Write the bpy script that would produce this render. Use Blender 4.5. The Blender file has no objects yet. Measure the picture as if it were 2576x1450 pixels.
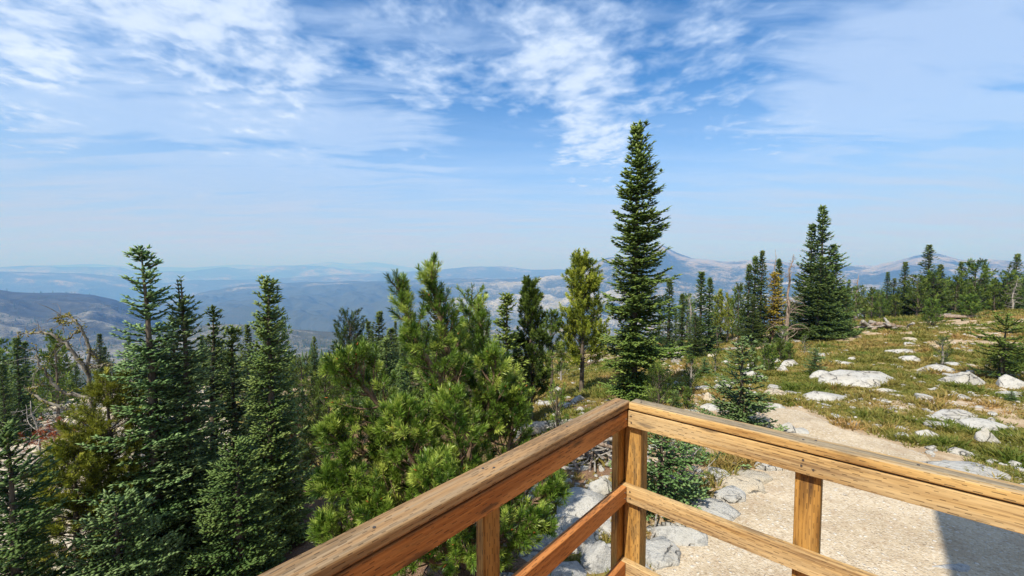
import bpy, bmesh, math, random
import numpy as np
from mathutils import Vector, Matrix
R = math.radians
sc = bpy.context.scene
COL = sc.collection

# ------------------------------------------------------------------ camera, world, sun, exposure
CAMZ = 3.5                      # ground by the path is z = 0, the eye stands on the deck
F = 1035.0                      # focal length for a 2576 px wide picture
HZ = 674.0                      # horizon row in that picture
PITCH = math.atan((725.0 - HZ) / F)
cam_d = bpy.data.cameras.new('camera'); cam = bpy.data.objects.new('camera', cam_d); COL.objects.link(cam)
cam_d.sensor_width = 36; cam_d.lens = 36 * F / 2576.0
cam_d.clip_start = 0.05; cam_d.clip_end = 120000
cam.location = (0, 0, CAMZ); cam.rotation_euler = (math.pi / 2 - PITCH, 0, 0)
sc.camera = cam

SUN_AZ, SUN_EL = 216.5, 50.0
sd = Vector((math.sin(R(SUN_AZ)) * math.cos(R(SUN_EL)), math.cos(R(SUN_AZ)) * math.cos(R(SUN_EL)), math.sin(R(SUN_EL))))
sun_d = bpy.data.lights.new('sun', 'SUN'); sun_d.energy = 4.8; sun_d.angle = R(0.5); sun_d.color = (1.0, 0.955, 0.87)
sun = bpy.data.objects.new('sun', sun_d); COL.objects.link(sun); sun.rotation_euler = sd.to_track_quat('Z', 'Y').to_euler()
sun.location = (0, 0, 60)

sc.view_settings.view_transform = 'Standard'; sc.view_settings.look = 'None'
sc.view_settings.exposure = 0.55; sc.view_settings.gamma = 1.0
sc.render.engine = 'CYCLES'
cy = sc.cycles
cy.use_denoising = True
try:
    cy.denoiser = 'OPENIMAGEDENOISE'; cy.denoising_input_passes = 'RGB_ALBEDO_NORMAL'; cy.denoising_prefilter = 'ACCURATE'
except Exception:
    pass
cy.max_bounces = 4; cy.diffuse_bounces = 3; cy.glossy_bounces = 2; cy.transmission_bounces = 2; cy.volume_bounces = 0
cy.use_adaptive_sampling = False
cy.sample_clamp_indirect = 6.0
cy.caustics_reflective = False; cy.caustics_refractive = False


class NT:
    """short hand for node trees"""
    def __init__(s, nt):
        s.nt = nt; nt.nodes.clear()
    def n(s, t, ins=None, **kw):
        nd = s.nt.nodes.new(t)
        for k, v in kw.items():
            setattr(nd, k, v)
        for k, v in (ins or {}).items():
            sock = nd.inputs[k]
            if isinstance(v, bpy.types.NodeSocket):
                s.nt.links.new(v, sock)
            else:
                sock.default_value = v
        return nd
    def math(s, op, a, b=0.0, c=0.0, clamp=False):
        return s.n('ShaderNodeMath', {0: a, 1: b, 2: c}, operation=op, use_clamp=clamp).outputs[0]
    def vm(s, op, a, b=(0, 0, 0)):
        nd = s.n('ShaderNodeVectorMath', {0: a, 1: b}, operation=op)
        return nd.outputs['Value'] if op in ('DOT_PRODUCT', 'LENGTH', 'DISTANCE') else nd.outputs['Vector']
    def noise(s, vec, scale, detail=4, rough=0.55, dist=0.0, out='Fac'):
        return s.n('ShaderNodeTexNoise', {'Vector': vec, 'Scale': scale, 'Detail': detail, 'Roughness': rough, 'Distortion': dist}).outputs[out]
    def mr(s, v, a, b, c=0.0, d=1.0, smooth=True):
        return s.n('ShaderNodeMapRange', {0: v, 1: a, 2: b, 3: c, 4: d}, interpolation_type='SMOOTHSTEP' if smooth else 'LINEAR').outputs[0]
    def mix(s, f, a, b, mode='MIX'):
        nd = s.n('ShaderNodeMix', data_type='RGBA', blend_type=mode)
        for i, v in ((0, f), (6, a), (7, b)):
            if isinstance(v, bpy.types.NodeSocket):
                s.nt.links.new(v, nd.inputs[i])
            else:
                nd.inputs[i].default_value = v if i == 0 else (tuple(v) + (1,) if len(v) == 3 else v)
        return nd.outputs[2]
    def scale(s, vec, sx, sy, sz, loc=(0, 0, 0), rot=(0, 0, 0)):
        return s.n('ShaderNodeMapping', {'Vector': vec, 'Scale': (sx, sy, sz), 'Location': loc, 'Rotation': rot}).outputs[0]


def px_dir(px, py):
    cx = (px - 1288.0) / F; cyy = (725.0 - py) / F
    c, s_ = math.cos(PITCH), math.sin(PITCH)
    return Vector((cx, c + cyy * s_, cyy * c - s_))

def at(px, py, Y):
    d = px_dir(px, py)
    return Vector((0, 0, CAMZ)) + d * (Y / d.y)

# --- world: Nishita sky with a layer of broken cloud and cirrus high above
w = bpy.data.worlds.new('World'); sc.world = w; w.use_nodes = True
t = NT(w.node_tree)
tc = t.n('ShaderNodeTexCoord').outputs['Generated']
sky = t.n('ShaderNodeTexSky', sky_type='NISHITA', sun_disc=False)
sky.sun_elevation = R(SUN_EL); sky.sun_rotation = R(SUN_AZ); sky.altitude = 2300; sky.air_density = 1.0; sky.dust_density = 1.1; sky.ozone_density = 2.2
dirn = t.vm('NORMALIZE', tc)
sep = t.n('ShaderNodeSeparateXYZ', {0: dirn})
z = t.math('MAXIMUM', sep.outputs[2], 0.0)
zz = t.math('ADD', z, 0.07)
pl = t.n('ShaderNodeCombineXYZ', {0: t.math('DIVIDE', sep.outputs[0], zz), 1: t.math('DIVIDE', sep.outputs[1], zz), 2: 0.0}).outputs[0]
def blob(px, py, r0, r1, amp):
    d = px_dir(px, py).normalized()
    dt = t.vm('DOT_PRODUCT', dirn, tuple(d))
    return t.mr(dt, math.cos(R(r1)), math.cos(R(r0)), 0.0, amp)
def add(*xs):
    a = xs[0]
    for b in xs[1:]:
        a = t.math('ADD', a, b)
    return a
pw = t.vm('ADD', pl, t.vm('SCALE', t.n('ShaderNodeTexNoise', {'Vector': pl, 'Scale': 1.6, 'Detail': 3.0}).outputs['Color'], (0, 0, 0)))
warp = t.n('ShaderNodeVectorMath', {0: t.n('ShaderNodeTexNoise', {'Vector': pl, 'Scale': 1.3, 'Detail': 2.0}).outputs['Color'], 'Scale': 0.22}, operation='SCALE').outputs[0]
pw = t.vm('ADD', pl, warp)
n_big = t.noise(t.scale(pw, 1, 1, 1, loc=(3.1, 1.7, 0)), 1.5, 5, 0.55)
n_puff = t.noise(t.scale(pw, 1.0, 1.0, 1, loc=(7.3, 2.2, 0), rot=(0, 0, 0.5)), 7.5, 6, 0.55, 0.15)
cover = add(blob(300, 110, 4, 24, 0.33), blob(620, 150, 2, 12, 0.10), blob(1180, 40, 2, 15, 0.20), blob(1450, 90, 1, 10, 0.13), blob(1040, 310, 1, 6, 0.16),
            blob(1560, 220, 2, 12, 0.13), blob(1850, 70, 2, 9, 0.12), blob(1800, 200, 2, 9, 0.09), blob(60, 220, 1, 7, 0.12), blob(1480, 380, 2, 9, 0.20), blob(1900, 340, 2, 9, 0.12),
            blob(200, 340, 3, 11, -0.16), blob(520, 360, 3, 12, -0.14), blob(900, 350, 3, 9, -0.08), blob(1650, 110, 1, 6, -0.17), blob(1200, 210, 1, 6, -0.07), blob(760, 30, 1, 4, -0.12))
dens = add(t.math('MULTIPLY', n_big, 0.70), t.math('MULTIPLY', n_puff, 0.85), cover, -0.19)
behind = t.mr(sep.outputs[1], .15, -.35, 0.0, .55)  # added unseen cloud cover behind the camera, whitening the fill light
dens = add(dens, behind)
n_fine = t.noise(t.scale(pl, 1.0, 1.0, 1, loc=(1.3, 8.2, 0), rot=(0, 0, 0.3)), 17.0, 5, 0.55)
dens = add(dens, t.math('MULTIPLY', t.math('SUBTRACT', n_fine, .5), .24))
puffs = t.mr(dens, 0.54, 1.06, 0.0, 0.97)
# cirrus: long streaks
cs = t.noise(t.scale(pw, 0.35, 1.5, 1, loc=(1.0, 5.0, 0), rot=(0, 0, -0.55)), 2.2, 8, 0.58, 0.4)
cs2 = t.noise(t.scale(pw, 0.6, 2.4, 1, loc=(4.0, 0.0, 0), rot=(0, 0, 0.25)), 1.3, 6, 0.6)
ccov = add(blob(2540, 60, 4, 26, 0.24), blob(2200, 330, 4, 18, 0.10), blob(950, 460, 5, 17, 0.36), blob(250, 480, 5, 20, 0.34), blob(1500, 430, 4, 16, 0.20), blob(400, 560, 6, 22, 0.16), blob(2300, 420, 4, 20, 0.16), blob(700, 470, 5, 14, 0.2))
cir = t.mr(add(t.math('MULTIPLY', cs, 1.7), t.math('MULTIPLY', cs2, 0.8), t.math('MULTIPLY', n_puff, .2), ccov, -.90), 0.42, 1.05, 0.0, 0.82)
fac = t.math('MAXIMUM', puffs, cir)
fac = t.math('ADD', t.math('MULTIPLY', fac, 0.86), t.math('MULTIPLY', t.math('MULTIPLY', puffs, cir), 0.14))
# whitish band of thin high cloud and smoke towards the horizon
band = t.mr(z, 0.46, 0.04, 0.0, 0.97)
fac2 = t.math('MAXIMUM', fac, t.math('MULTIPLY', band, t.mr(t.math('ADD', t.math('MULTIPLY', cs, .6), t.math('MULTIPLY', cs2, .4)), 0.38, 0.62, 0.72, 1.0)))
blue = t.mix(1.0, sky.outputs[0], (0.40, 0.97, 1.36), 'MULTIPLY')
shade = t.mr(dens, 0.75, 1.15)
ccol = t.mix(shade, (4.2, 5.4, 7.6), (6.0, 6.9, 8.3))
lowc = t.mr(z, 0.26, 0.03)
ccol = t.mix(lowc, ccol, (4.15, 4.3, 5.05))
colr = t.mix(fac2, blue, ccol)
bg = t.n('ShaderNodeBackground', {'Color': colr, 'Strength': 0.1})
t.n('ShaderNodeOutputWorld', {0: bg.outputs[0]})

# ------------------------------------------------------------------ helpers
def hash2(i, j, seed):
    h = (i.astype(np.int64) * 374761393 + j.astype(np.int64) * 668265263 + seed * 1274126177) & 0x7fffffff
    h = ((h ^ (h >> 13)) * 1274126177) & 0x7fffffff
    h = h ^ (h >> 16)
    return (h & 0xffff) / 65535.0
def vnoise(x, y, seed=0):
    xi = np.floor(x); yi = np.floor(y); fx = x - xi; fy = y - yi
    fx = fx * fx * (3 - 2 * fx); fy = fy * fy * (3 - 2 * fy)
    a = hash2(xi, yi, seed); b = hash2(xi + 1, yi, seed); c = hash2(xi, yi + 1, seed); d = hash2(xi + 1, yi + 1, seed)
    return (a * (1 - fx) + b * fx) * (1 - fy) + (c * (1 - fx) + d * fx) * fy
def fbm(x, y, seed=0, octv=5, gain=0.5):
    s = 0; a = 1; tot = 0
    for o in range(octv):
        s = s + a * vnoise(x * 2 ** o + 13.7 * o, y * 2 ** o - 7.1 * o, seed + o); tot += a; a *= gain
    return s / tot * 2 - 1
def sstep(x, a, b):
    q = np.clip((x - a) / (b - a), 0, 1); return q * q * (3 - 2 * q)

def mesh_np(name, V, faces, mat=None, parent=None, attrs=None, smooth=False, fmat=None):
    """V (n,3); faces a list of int arrays (m,3) or (m,4)"""
    me = bpy.data.meshes.new(name)
    V = np.asarray(V, dtype=np.float32)
    faces = [np.asarray(f, dtype=np.int32) for f in faces if len(f)]
    tot = sum(len(f) for f in faces); nl = sum(f.size for f in faces)
    me.vertices.add(len(V)); me.vertices.foreach_set('co', V.ravel())
    me.loops.add(nl); me.polygons.add(tot)
    me.loops.foreach_set('vertex_index', np.concatenate([f.ravel() for f in faces]))
    sizes = np.concatenate([np.full(len(f), f.shape[1], np.int32) for f in faces])
    starts = np.concatenate([[0], np.cumsum(sizes)[:-1]]).astype(np.int32)
    me.polygons.foreach_set('loop_start', starts)
    me.polygons.foreach_set('loop_total', sizes)
    for k, a in (attrs or {}).items():
        at_ = me.attributes.new(k, 'FLOAT', 'POINT'); at_.data.foreach_set('value', np.asarray(a, np.float32))
    if mat is not None:
        for m in (mat if isinstance(mat, (list, tuple)) else [mat]):
            me.materials.append(m)
    if fmat is not None:
        me.polygons.foreach_set('material_index', np.asarray(fmat, np.int32))
    me.update(calc_edges=True)
    if smooth:
        me.polygons.foreach_set('use_smooth', np.ones(tot, bool))
    me.validate()
    o = bpy.data.objects.new(name, me); COL.objects.link(o)
    if parent is not None:
        o.parent = parent
    return o

def tag(o, label=None, cat=None, group=None, kind=None):
    if label: o['label'] = label
    if cat: o['category'] = cat
    if group: o['group'] = group
    if kind: o['kind'] = kind
    return o
def empty(name, loc=(0, 0, 0), rz=0.0, s=1.0):
    o = bpy.data.objects.new(name, None); COL.objects.link(o); o.location = loc; o.rotation_euler = (0, 0, rz); o.scale = (s,) * 3
    o.empty_display_size = 0.3
    return o
def copy_tree(root):
    c = root.copy(); COL.objects.link(c)
    for ch in list(root.children):
        d = ch.copy(); COL.objects.link(d); d.parent = c
        for g in list(ch.children):
            e = g.copy(); COL.objects.link(e); e.parent = d
    for k in ('label', 'group'):
        if k in c: del c[k]
    return c

def unit(a):
    return a / (np.linalg.norm(a, axis=-1, keepdims=True) + 1e-9)

class Geo:
    """collects numpy geometry"""
    def __init__(s):
        s.V = []; s.T = []; s.Q = []; s.A = []; s.n = 0
    def add(s, V, T=None, Q=None, A=None):
        V = np.asarray(V, float).reshape(-1, 3)
        s.V.append(V)
        if T is not None and len(T): s.T.append(np.asarray(T) + s.n)
        if Q is not None and len(Q): s.Q.append(np.asarray(Q) + s.n)
        s.A.append(np.zeros(len(V)) if A is None else np.broadcast_to(np.asarray(A, float), (len(V),)))
        s.n += len(V)
    def obj(s, name, mat, parent=None, smooth=False):
        if s.n == 0: return None
        fs = []
        if s.T: fs.append(np.concatenate(s.T))
        if s.Q: fs.append(np.concatenate(s.Q))
        return mesh_np(name, np.concatenate(s.V), fs, mat, parent, {'tint': np.concatenate(s.A)}, smooth)

def tube(g, P, rad, ns=5, A=0.0, rough=0.0, rng=None):
    P = np.asarray(P, float); K = len(P); rad = np.broadcast_to(np.asarray(rad, float), (K,))
    T = np.gradient(P, axis=0); T = unit(T)
    ref = np.array([1.0, 0.13, 0.07]) if abs(T[0, 2]) > 0.7 else np.array([0.0, 0.05, 1.0])
    U = unit(np.cross(T, ref)); W = np.cross(T, U)
    a = np.arange(ns) / ns * 2 * math.pi
    rr = rad[:, None] * np.ones((1, ns))
    if rough and rng is not None: rr = rr * (1 + rough * rng.normal(size=(K, ns)))
    V = P[:, None, :] + rr[:, :, None] * (U[:, None, :] * np.cos(a)[None, :, None] + W[:, None, :] * np.sin(a)[None, :, None])
    i = np.arange(K - 1)[:, None] * ns; j = np.arange(ns)[None, :]; j2 = (j + 1) % ns
    Q = np.stack([i + j, i + j2, i + ns + j2, i + ns + j], -1).reshape(-1, 4)
    Vf = V.reshape(-1, 3); tip = P[-1] + T[-1] * rad[-1]
    base = (K - 1) * ns; jj = np.arange(ns)
    Tt = np.stack([base + jj, base + (jj + 1) % ns, np.full(ns, K * ns)], -1)
    g.add(np.vstack([Vf, tip]), Tt, Q, A)

def spindles(g, P, D, L, W, flat=0.6, A=0.0):
    """leafy shoots: stretched three-sided bipyramids, wide in the plane of the spray"""
    n = len(P)
    if n == 0: return
    D = unit(D); up = np.array([0.0, 0.0, 1.0])
    S = np.cross(D, up); bad = np.linalg.norm(S, axis=1) < 0.1; S[bad] = np.array([1.0, 0, 0]); S = unit(S); U = np.cross(S, D)
    L = np.broadcast_to(L, (n,))[:, None]; W = np.broadcast_to(W, (n,))[:, None]
    m = P + D * L * 0.45
    v = np.stack([P, m + S * W, m - S * W * 0.9 + U * W * 0.25, m + U * W * flat * 1.2 - S * W * .1, P + D * L - U * W * 0.1], 1)
    b = (np.arange(n) * 5)[:, None, None]
    T = np.array([[0, 1, 2], [0, 3, 1], [0, 2, 3], [4, 2, 1], [4, 1, 3], [4, 3, 2]])[None] + b
    g.add(v.reshape(-1, 3), T.reshape(-1, 3), None, np.repeat(np.broadcast_to(A, (n,)), 5))

def needles(g, P0, D, Ls, cnt, nl, nw, rng, spread=(76, 30), A=0.0, jit=0.25):
    n = len(P0)
    if n == 0: return
    D = unit(np.repeat(D, cnt, 0)); P = np.repeat(P0, cnt, 0); LL = np.repeat(np.broadcast_to(Ls, (n,)), cnt)
    s = rng.random(n * cnt) ** 0.8
    ref = np.where(np.abs(D[:, 2:3]) > 0.9, np.array([[1.0, 0, 0]]), np.array([[0, 0, 1.0]]))
    U = unit(np.cross(D, ref)); W = np.cross(D, U)
    az = rng.random(n * cnt) * 2 * math.pi; an = np.radians(spread[0] + (spread[1] - spread[0]) * s) * (1 + jit * (rng.random(n * cnt) - .5) * 2)
    rad = U * np.cos(az)[:, None] + W * np.sin(az)[:, None]
    nd = D * np.cos(an)[:, None] + rad * np.sin(an)[:, None]; nd[:, 2] += 0.12; nd = unit(nd)
    b = P + D * (s * LL)[:, None]
    side = unit(np.cross(nd, rng.normal(size=(n * cnt, 3)))) * (nw / 2)
    ln = nl * (0.8 + 0.4 * rng.random(n * cnt))[:, None]
    v = np.stack([b + side * .6, b - side * .6, b + nd * ln * .6 - side, b + nd * ln, b + nd * ln * .6 + side], 1)
    o = (np.arange(n * cnt) * 5)[:, None, None]
    T = np.array([[0, 1, 2], [0, 2, 4], [4, 2, 3]])[None] + o
    a = np.repeat(np.broadcast_to(A, (n,)), cnt)
    a5 = np.stack([a - .25, a - .25, a, a + .12, a], 1).ravel()
    g.add(v.reshape(-1, 3), T.reshape(-1, 3), None, a5)

# ------------------------------------------------------------------ materials
def new_mat(name):
    m = bpy.data.materials.new(name); m.use_nodes = True
    return m, NT(m.node_tree)
def finish(t, bsdf):
    t.n('ShaderNodeOutputMaterial', {0: bsdf})
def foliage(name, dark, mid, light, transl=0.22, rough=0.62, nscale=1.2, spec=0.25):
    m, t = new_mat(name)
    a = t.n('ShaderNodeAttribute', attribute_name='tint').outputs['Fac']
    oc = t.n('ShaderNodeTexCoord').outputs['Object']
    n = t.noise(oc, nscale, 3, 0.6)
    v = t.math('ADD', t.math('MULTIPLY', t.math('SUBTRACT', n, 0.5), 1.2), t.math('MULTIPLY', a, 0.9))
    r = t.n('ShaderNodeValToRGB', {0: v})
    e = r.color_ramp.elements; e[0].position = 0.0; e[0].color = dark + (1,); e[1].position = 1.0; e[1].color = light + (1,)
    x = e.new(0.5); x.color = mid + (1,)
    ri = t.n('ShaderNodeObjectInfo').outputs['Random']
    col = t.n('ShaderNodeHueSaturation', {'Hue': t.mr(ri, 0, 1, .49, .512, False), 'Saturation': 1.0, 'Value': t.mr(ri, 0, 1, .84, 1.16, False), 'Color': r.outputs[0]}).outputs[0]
    p = t.n('ShaderNodeBsdfPrincipled', {'Base Color': col, 'Roughness': rough, 'Specular IOR Level': spec})
    tr = t.n('ShaderNodeBsdfTranslucent', {'Color': col})
    finish(t, t.n('ShaderNodeMixShader', {0: transl, 1: p.outputs[0], 2: tr.outputs[0]}).outputs[0])
    return m
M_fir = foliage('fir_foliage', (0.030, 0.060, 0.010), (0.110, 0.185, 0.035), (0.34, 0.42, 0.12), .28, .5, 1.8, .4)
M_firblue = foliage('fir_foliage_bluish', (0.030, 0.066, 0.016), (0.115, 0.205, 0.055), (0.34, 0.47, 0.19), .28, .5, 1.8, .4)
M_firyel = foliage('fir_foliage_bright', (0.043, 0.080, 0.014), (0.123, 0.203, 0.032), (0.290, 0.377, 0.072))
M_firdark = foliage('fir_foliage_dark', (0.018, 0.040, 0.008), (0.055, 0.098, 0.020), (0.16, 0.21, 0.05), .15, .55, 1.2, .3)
M_spruce = foliage('spruce_foliage', (0.035, 0.072, 0.010), (0.115, 0.195, 0.030), (0.30, 0.38, 0.08), .3, .5, 1.5, .4)
M_pine = foliage('pine_needles', (0.025, 0.058, 0.005), (0.145, 0.215, 0.024), (0.46, 0.50, 0.10), 0.24, 0.4, 2.2, .45)
M_pineold = foliage('pine_needles_mid', (0.041, 0.072, 0.012), (0.123, 0.189, 0.029), (0.275, 0.334, 0.065), 0.25)
M_pineyel = foliage('pine_needles_yellow', (0.085, 0.105, 0.012), (0.26, 0.29, 0.032), (0.50, 0.48, 0.08), 0.3)
M_yellow = foliage('golden_foliage', (0.16, 0.14, 0.01), (0.45, 0.36, 0.03), (0.7, 0.58, 0.08), 0.3)
M_rust = foliage('rusty_needles', (0.120, 0.025, 0.010), (0.300, 0.070, 0.020), (0.480, 0.170, 0.060), 0.2)
M_lichen = foliage('lichen', (0.100, 0.100, 0.015), (0.220, 0.200, 0.030), (0.360, 0.330, 0.080), 0.1)
M_farfir = foliage('far_foliage', (0.015, 0.032, 0.012), (0.030, 0.058, 0.020), (0.060, 0.095, 0.035), 0.1, 0.7, 0.5)
M_grass = foliage('grass_blades', (0.09, 0.13, 0.015), (0.22, 0.19, 0.045), (0.38, 0.23, 0.09), 0.3, 0.6, 0.6)

def bark(name, c1, c2, sc_=14.0):
    m, t = new_mat(name)
    oc = t.n('ShaderNodeTexCoord').outputs['Object']
    n = t.noise(t.scale(oc, 1, 1, .25), sc_, 5, 0.65)
    col = t.mix(t.mr(n, .3, .7), c1, c2)
    bmp = t.n('ShaderNodeBump', {'Strength': 0.7, 'Distance': 0.02, 'Height': n})
    finish(t, t.n('ShaderNodeBsdfPrincipled', {'Base Color': col, 'Roughness': .85, 'Specular IOR Level': .2, 'Normal': bmp.outputs[0]}).outputs[0])
    return m
M_bark = bark('bark_grey_brown', (0.05, 0.038, 0.028), (0.16, 0.13, 0.10))
M_barkred = bark('bark_warm', (0.09, 0.055, 0.035), (0.26, 0.18, 0.12))
M_dead = bark('weathered_dead_wood', (0.11, 0.095, 0.08), (0.40, 0.37, 0.33), 22)
M_deaddark = bark('lichened_dead_wood', (0.05, 0.042, 0.035), (0.30, 0.27, 0.22), 10)
M_deadbrown = bark('brown_dead_wood', (0.10, 0.065, 0.045), (0.38, 0.30, 0.24), 18)

def granite(name='granite', light=(0.60, 0.585, 0.55), dark=(0.36, 0.35, 0.33), warm=(0.52, 0.43, 0.31), wf=0.35):
    m, t = new_mat(name)
    g = t.n('ShaderNodeNewGeometry').outputs['Position']
    oc = t.n('ShaderNodeTexCoord').outputs['Object']
    n1 = t.noise(g, 1.6, 5, 0.6); n2 = t.noise(g, 9, 6, 0.7); n3 = t.noise(g, 85, 3, 0.7)
    col = t.mix(t.mr(n1, .42, .72, 0, wf), light, warm)
    col = t.mix(t.mr(n2, .50, .64, 0, .7), col, dark)
    col = t.mix(t.mr(n3, .54, .66, 0, .5), col, (0.16, 0.16, 0.155))
    wv = t.n('ShaderNodeTexVoronoi', {'Vector': t.vm('ADD', g, t.n('ShaderNodeVectorMath', {0: t.n('ShaderNodeTexNoise', {'Vector': g, 'Scale': 3.0, 'Detail': 3.0}).outputs['Color'], 'Scale': .5}, operation='SCALE').outputs[0]), 'Scale': 2.3}, feature='DISTANCE_TO_EDGE').outputs[0]
    crack = t.mr(wv, 0.0, 0.05, 1.0, 0.0)
    crack = t.math('MULTIPLY', crack, t.mr(n1, .45, .6))
    col = t.mix(t.math('MULTIPLY', crack, .75), col, (0.10, 0.09, 0.08))
    hgt = t.math('SUBTRACT', t.math('ADD', t.math('MULTIPLY', n2, .7), t.math('MULTIPLY', n3, .18)), t.math('MULTIPLY', crack, .6))
    bmp = t.n('ShaderNodeBump', {'Strength': 1.0, 'Distance': 0.09, 'Height': hgt})
    finish(t, t.n('ShaderNodeBsdfPrincipled', {'Base Color': col, 'Roughness': .88, 'Specular IOR Level': .2, 'Normal': bmp.outputs[0]}).outputs[0])
    return m
M_gran = granite('granite', (0.49, 0.48, 0.45), (0.25, 0.245, 0.23), (0.42, 0.36, 0.27), .5)
M_granw = granite('granite_warm', (0.52, 0.46, 0.36), (0.32, 0.27, 0.20), (0.55, 0.42, 0.27), 0.8)
M_grang = granite('granite_grey', (0.46, 0.455, 0.44), (0.18, 0.18, 0.18), (0.36, 0.33, 0.29), 0.4)

def mat_ground():
    m, t = new_mat('meadow_soil')
    g = t.n('ShaderNodeNewGeometry').outputs['Position']
    gr = t.n('ShaderNodeAttribute', attribute_name='grass').outputs['Fac']
    rk = t.n('ShaderNodeAttribute', attribute_name='rock').outputs['Fac']
    lt = t.n('ShaderNodeAttribute', attribute_name='litter').outputs['Fac']
    n1 = t.noise(g, .55, 5, 0.6); n2 = t.noise(g, 3.5, 6, 0.65); n3 = t.noise(g, 38, 4, 0.7); n4 = t.noise(g, 11, 5, 0.7)
    soil = t.mix(t.mr(n2, .35, .68), (0.34, 0.245, 0.15), (0.50, 0.40, 0.28))
    soil = t.mix(t.mr(n3, .50, .68, 0, .7), soil, (0.24, 0.16, 0.10))
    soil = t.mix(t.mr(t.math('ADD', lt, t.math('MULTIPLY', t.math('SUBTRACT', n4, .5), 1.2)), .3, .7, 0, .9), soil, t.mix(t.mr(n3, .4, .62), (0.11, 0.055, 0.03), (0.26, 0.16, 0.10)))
    gcol = t.mix(t.mr(n1, .38, .62), (0.12, 0.14, 0.03), (0.26, 0.165, 0.065))
    gcol = t.mix(t.mr(n4, .4, .65), gcol, (0.20, 0.19, 0.055))
    f = t.mr(t.math('ADD', gr, t.math('MULTIPLY', t.math('SUBTRACT', n4, .5), 1.3)), .38, .62)
    col = t.mix(f, soil, gcol)
    rock = t.mix(t.mr(n4, .35, .62), (0.60, 0.57, 0.52), (0.36, 0.30, 0.24))
    col = t.mix(t.mr(t.math('ADD', rk, t.math('MULTIPLY', t.math('SUBTRACT', n2, .5), .9)), .4, .6), col, rock)
    h = t.math('ADD', t.math('MULTIPLY', n4, .5), t.math('MULTIPLY', n3, .3))
    bmp = t.n('ShaderNodeBump', {'Strength': 0.9, 'Distance': 0.06, 'Height': h})
    finish(t, t.n('ShaderNodeBsdfPrincipled', {'Base Color': col, 'Roughness': .95, 'Specular IOR Level': .1, 'Normal': bmp.outputs[0]}).outputs[0])
    return m
M_ground = mat_ground()

def mat_path():
    m, t = new_mat('sandy_gravel')
    g = t.n('ShaderNodeNewGeometry').outputs['Position']
    n1 = t.noise(g, .9, 5, 0.6); n2 = t.noise(g, 7, 6, 0.7)
    vor = t.n('ShaderNodeTexVoronoi', {'Vector': g, 'Scale': 42.0, 'Randomness': 1.0})
    vor2 = t.n('ShaderNodeTexVoronoi', {'Vector': g, 'Scale': 17.0, 'Randomness': 1.0})
    col = t.mix(t.mr(n1, .34, .64), (0.38, 0.305, 0.21), (0.50, 0.415, 0.30))
    sepc = t.n('ShaderNodeSeparateColor', {0: vor.outputs['Color']}).outputs[0]
    col = t.mix(t.mr(sepc, .70, .95, 0, .35), col, (0.66, 0.62, 0.55))
    col = t.mix(t.mr(sepc, .18, .02, 0, .45), col, (0.20, 0.14, 0.09))
    s2 = t.n('ShaderNodeSeparateColor', {0: vor2.outputs['Color']}).outputs[1]
    peb = t.math('MULTIPLY', t.mr(vor2.outputs['Distance'], .42, .25), t.mr(s2, .86, .90))
    col = t.mix(t.math('MULTIPLY', peb, .8), col, (0.64, 0.60, 0.54))
    col = t.mix(t.mr(n2, .52, .70, 0, .6), col, (0.31, 0.215, 0.135))
    n5 = t.noise(g, 2.1, 6, .65, .5)
    col = t.mix(t.mr(n5, .54, .66, 0, .45), col, (0.36, 0.27, 0.185))
    h = t.math('ADD', t.math('MULTIPLY', t.mr(vor.outputs['Distance'], 0, .6, 1, 0), .35), t.math('ADD', t.math('MULTIPLY', n2, .5), t.math('MULTIPLY', peb, .5)))
    bmp = t.n('ShaderNodeBump', {'Strength': 0.75, 'Distance': 0.03, 'Height': h})
    finish(t, t.n('ShaderNodeBsdfPrincipled', {'Base Color': col, 'Roughness': .95, 'Specular IOR Level': .1, 'Normal': bmp.outputs[0]}).outputs[0])
    return m
M_path = mat_path()

def mat_ridge(name, forest, rock, rockf, sc_, tan=(0.50, 0.40, 0.28), thr=0.55, sharp=0.07):
    m, t = new_mat(name)
    g = t.n('ShaderNodeNewGeometry').outputs['Position']
    a = t.n('ShaderNodeAttribute', attribute_name='rock').outputs['Fac']
    n1 = t.noise(t.scale(g, 1, 1, 2.5), 1.1 / sc_, 6, 0.65, .6); n2 = t.noise(t.scale(g, 1, .6, 2), 6.0 / sc_, 7, 0.78, .4); n3 = t.noise(g, 34.0 / sc_, 5, 0.8)
    v = t.math('ADD', t.math('ADD', t.math('MULTIPLY', n1, .40), t.math('MULTIPLY', n2, .60)), t.math('ADD', t.math('MULTIPLY', t.math('SUBTRACT', n3, .5), .85), t.math('MULTIPLY', t.math('SUBTRACT', a, .5), .65)))
    f = t.mr(v, thr - sharp, thr + sharp, 0, rockf)
    rc = t.mix(t.mr(n1, .45, .6), rock, tan)
    gd = tuple(c * .5 + d * .25 for c, d in zip(forest, rock))
    fo = t.mix(t.mr(n3, .42, .6), forest, gd)
    col = t.mix(f, fo, rc)
    bmp = t.n('ShaderNodeBump', {'Strength': 1.0, 'Distance': sc_ * .05, 'Height': t.math('ADD', n2, t.math('MULTIPLY', n3, .4))})
    finish(t, t.n('ShaderNodeBsdfPrincipled', {'Base Color': col, 'Roughness': 1.0, 'Specular IOR Level': 0.0, 'Normal': bmp.outputs[0]}).outputs[0])
    return m

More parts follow.
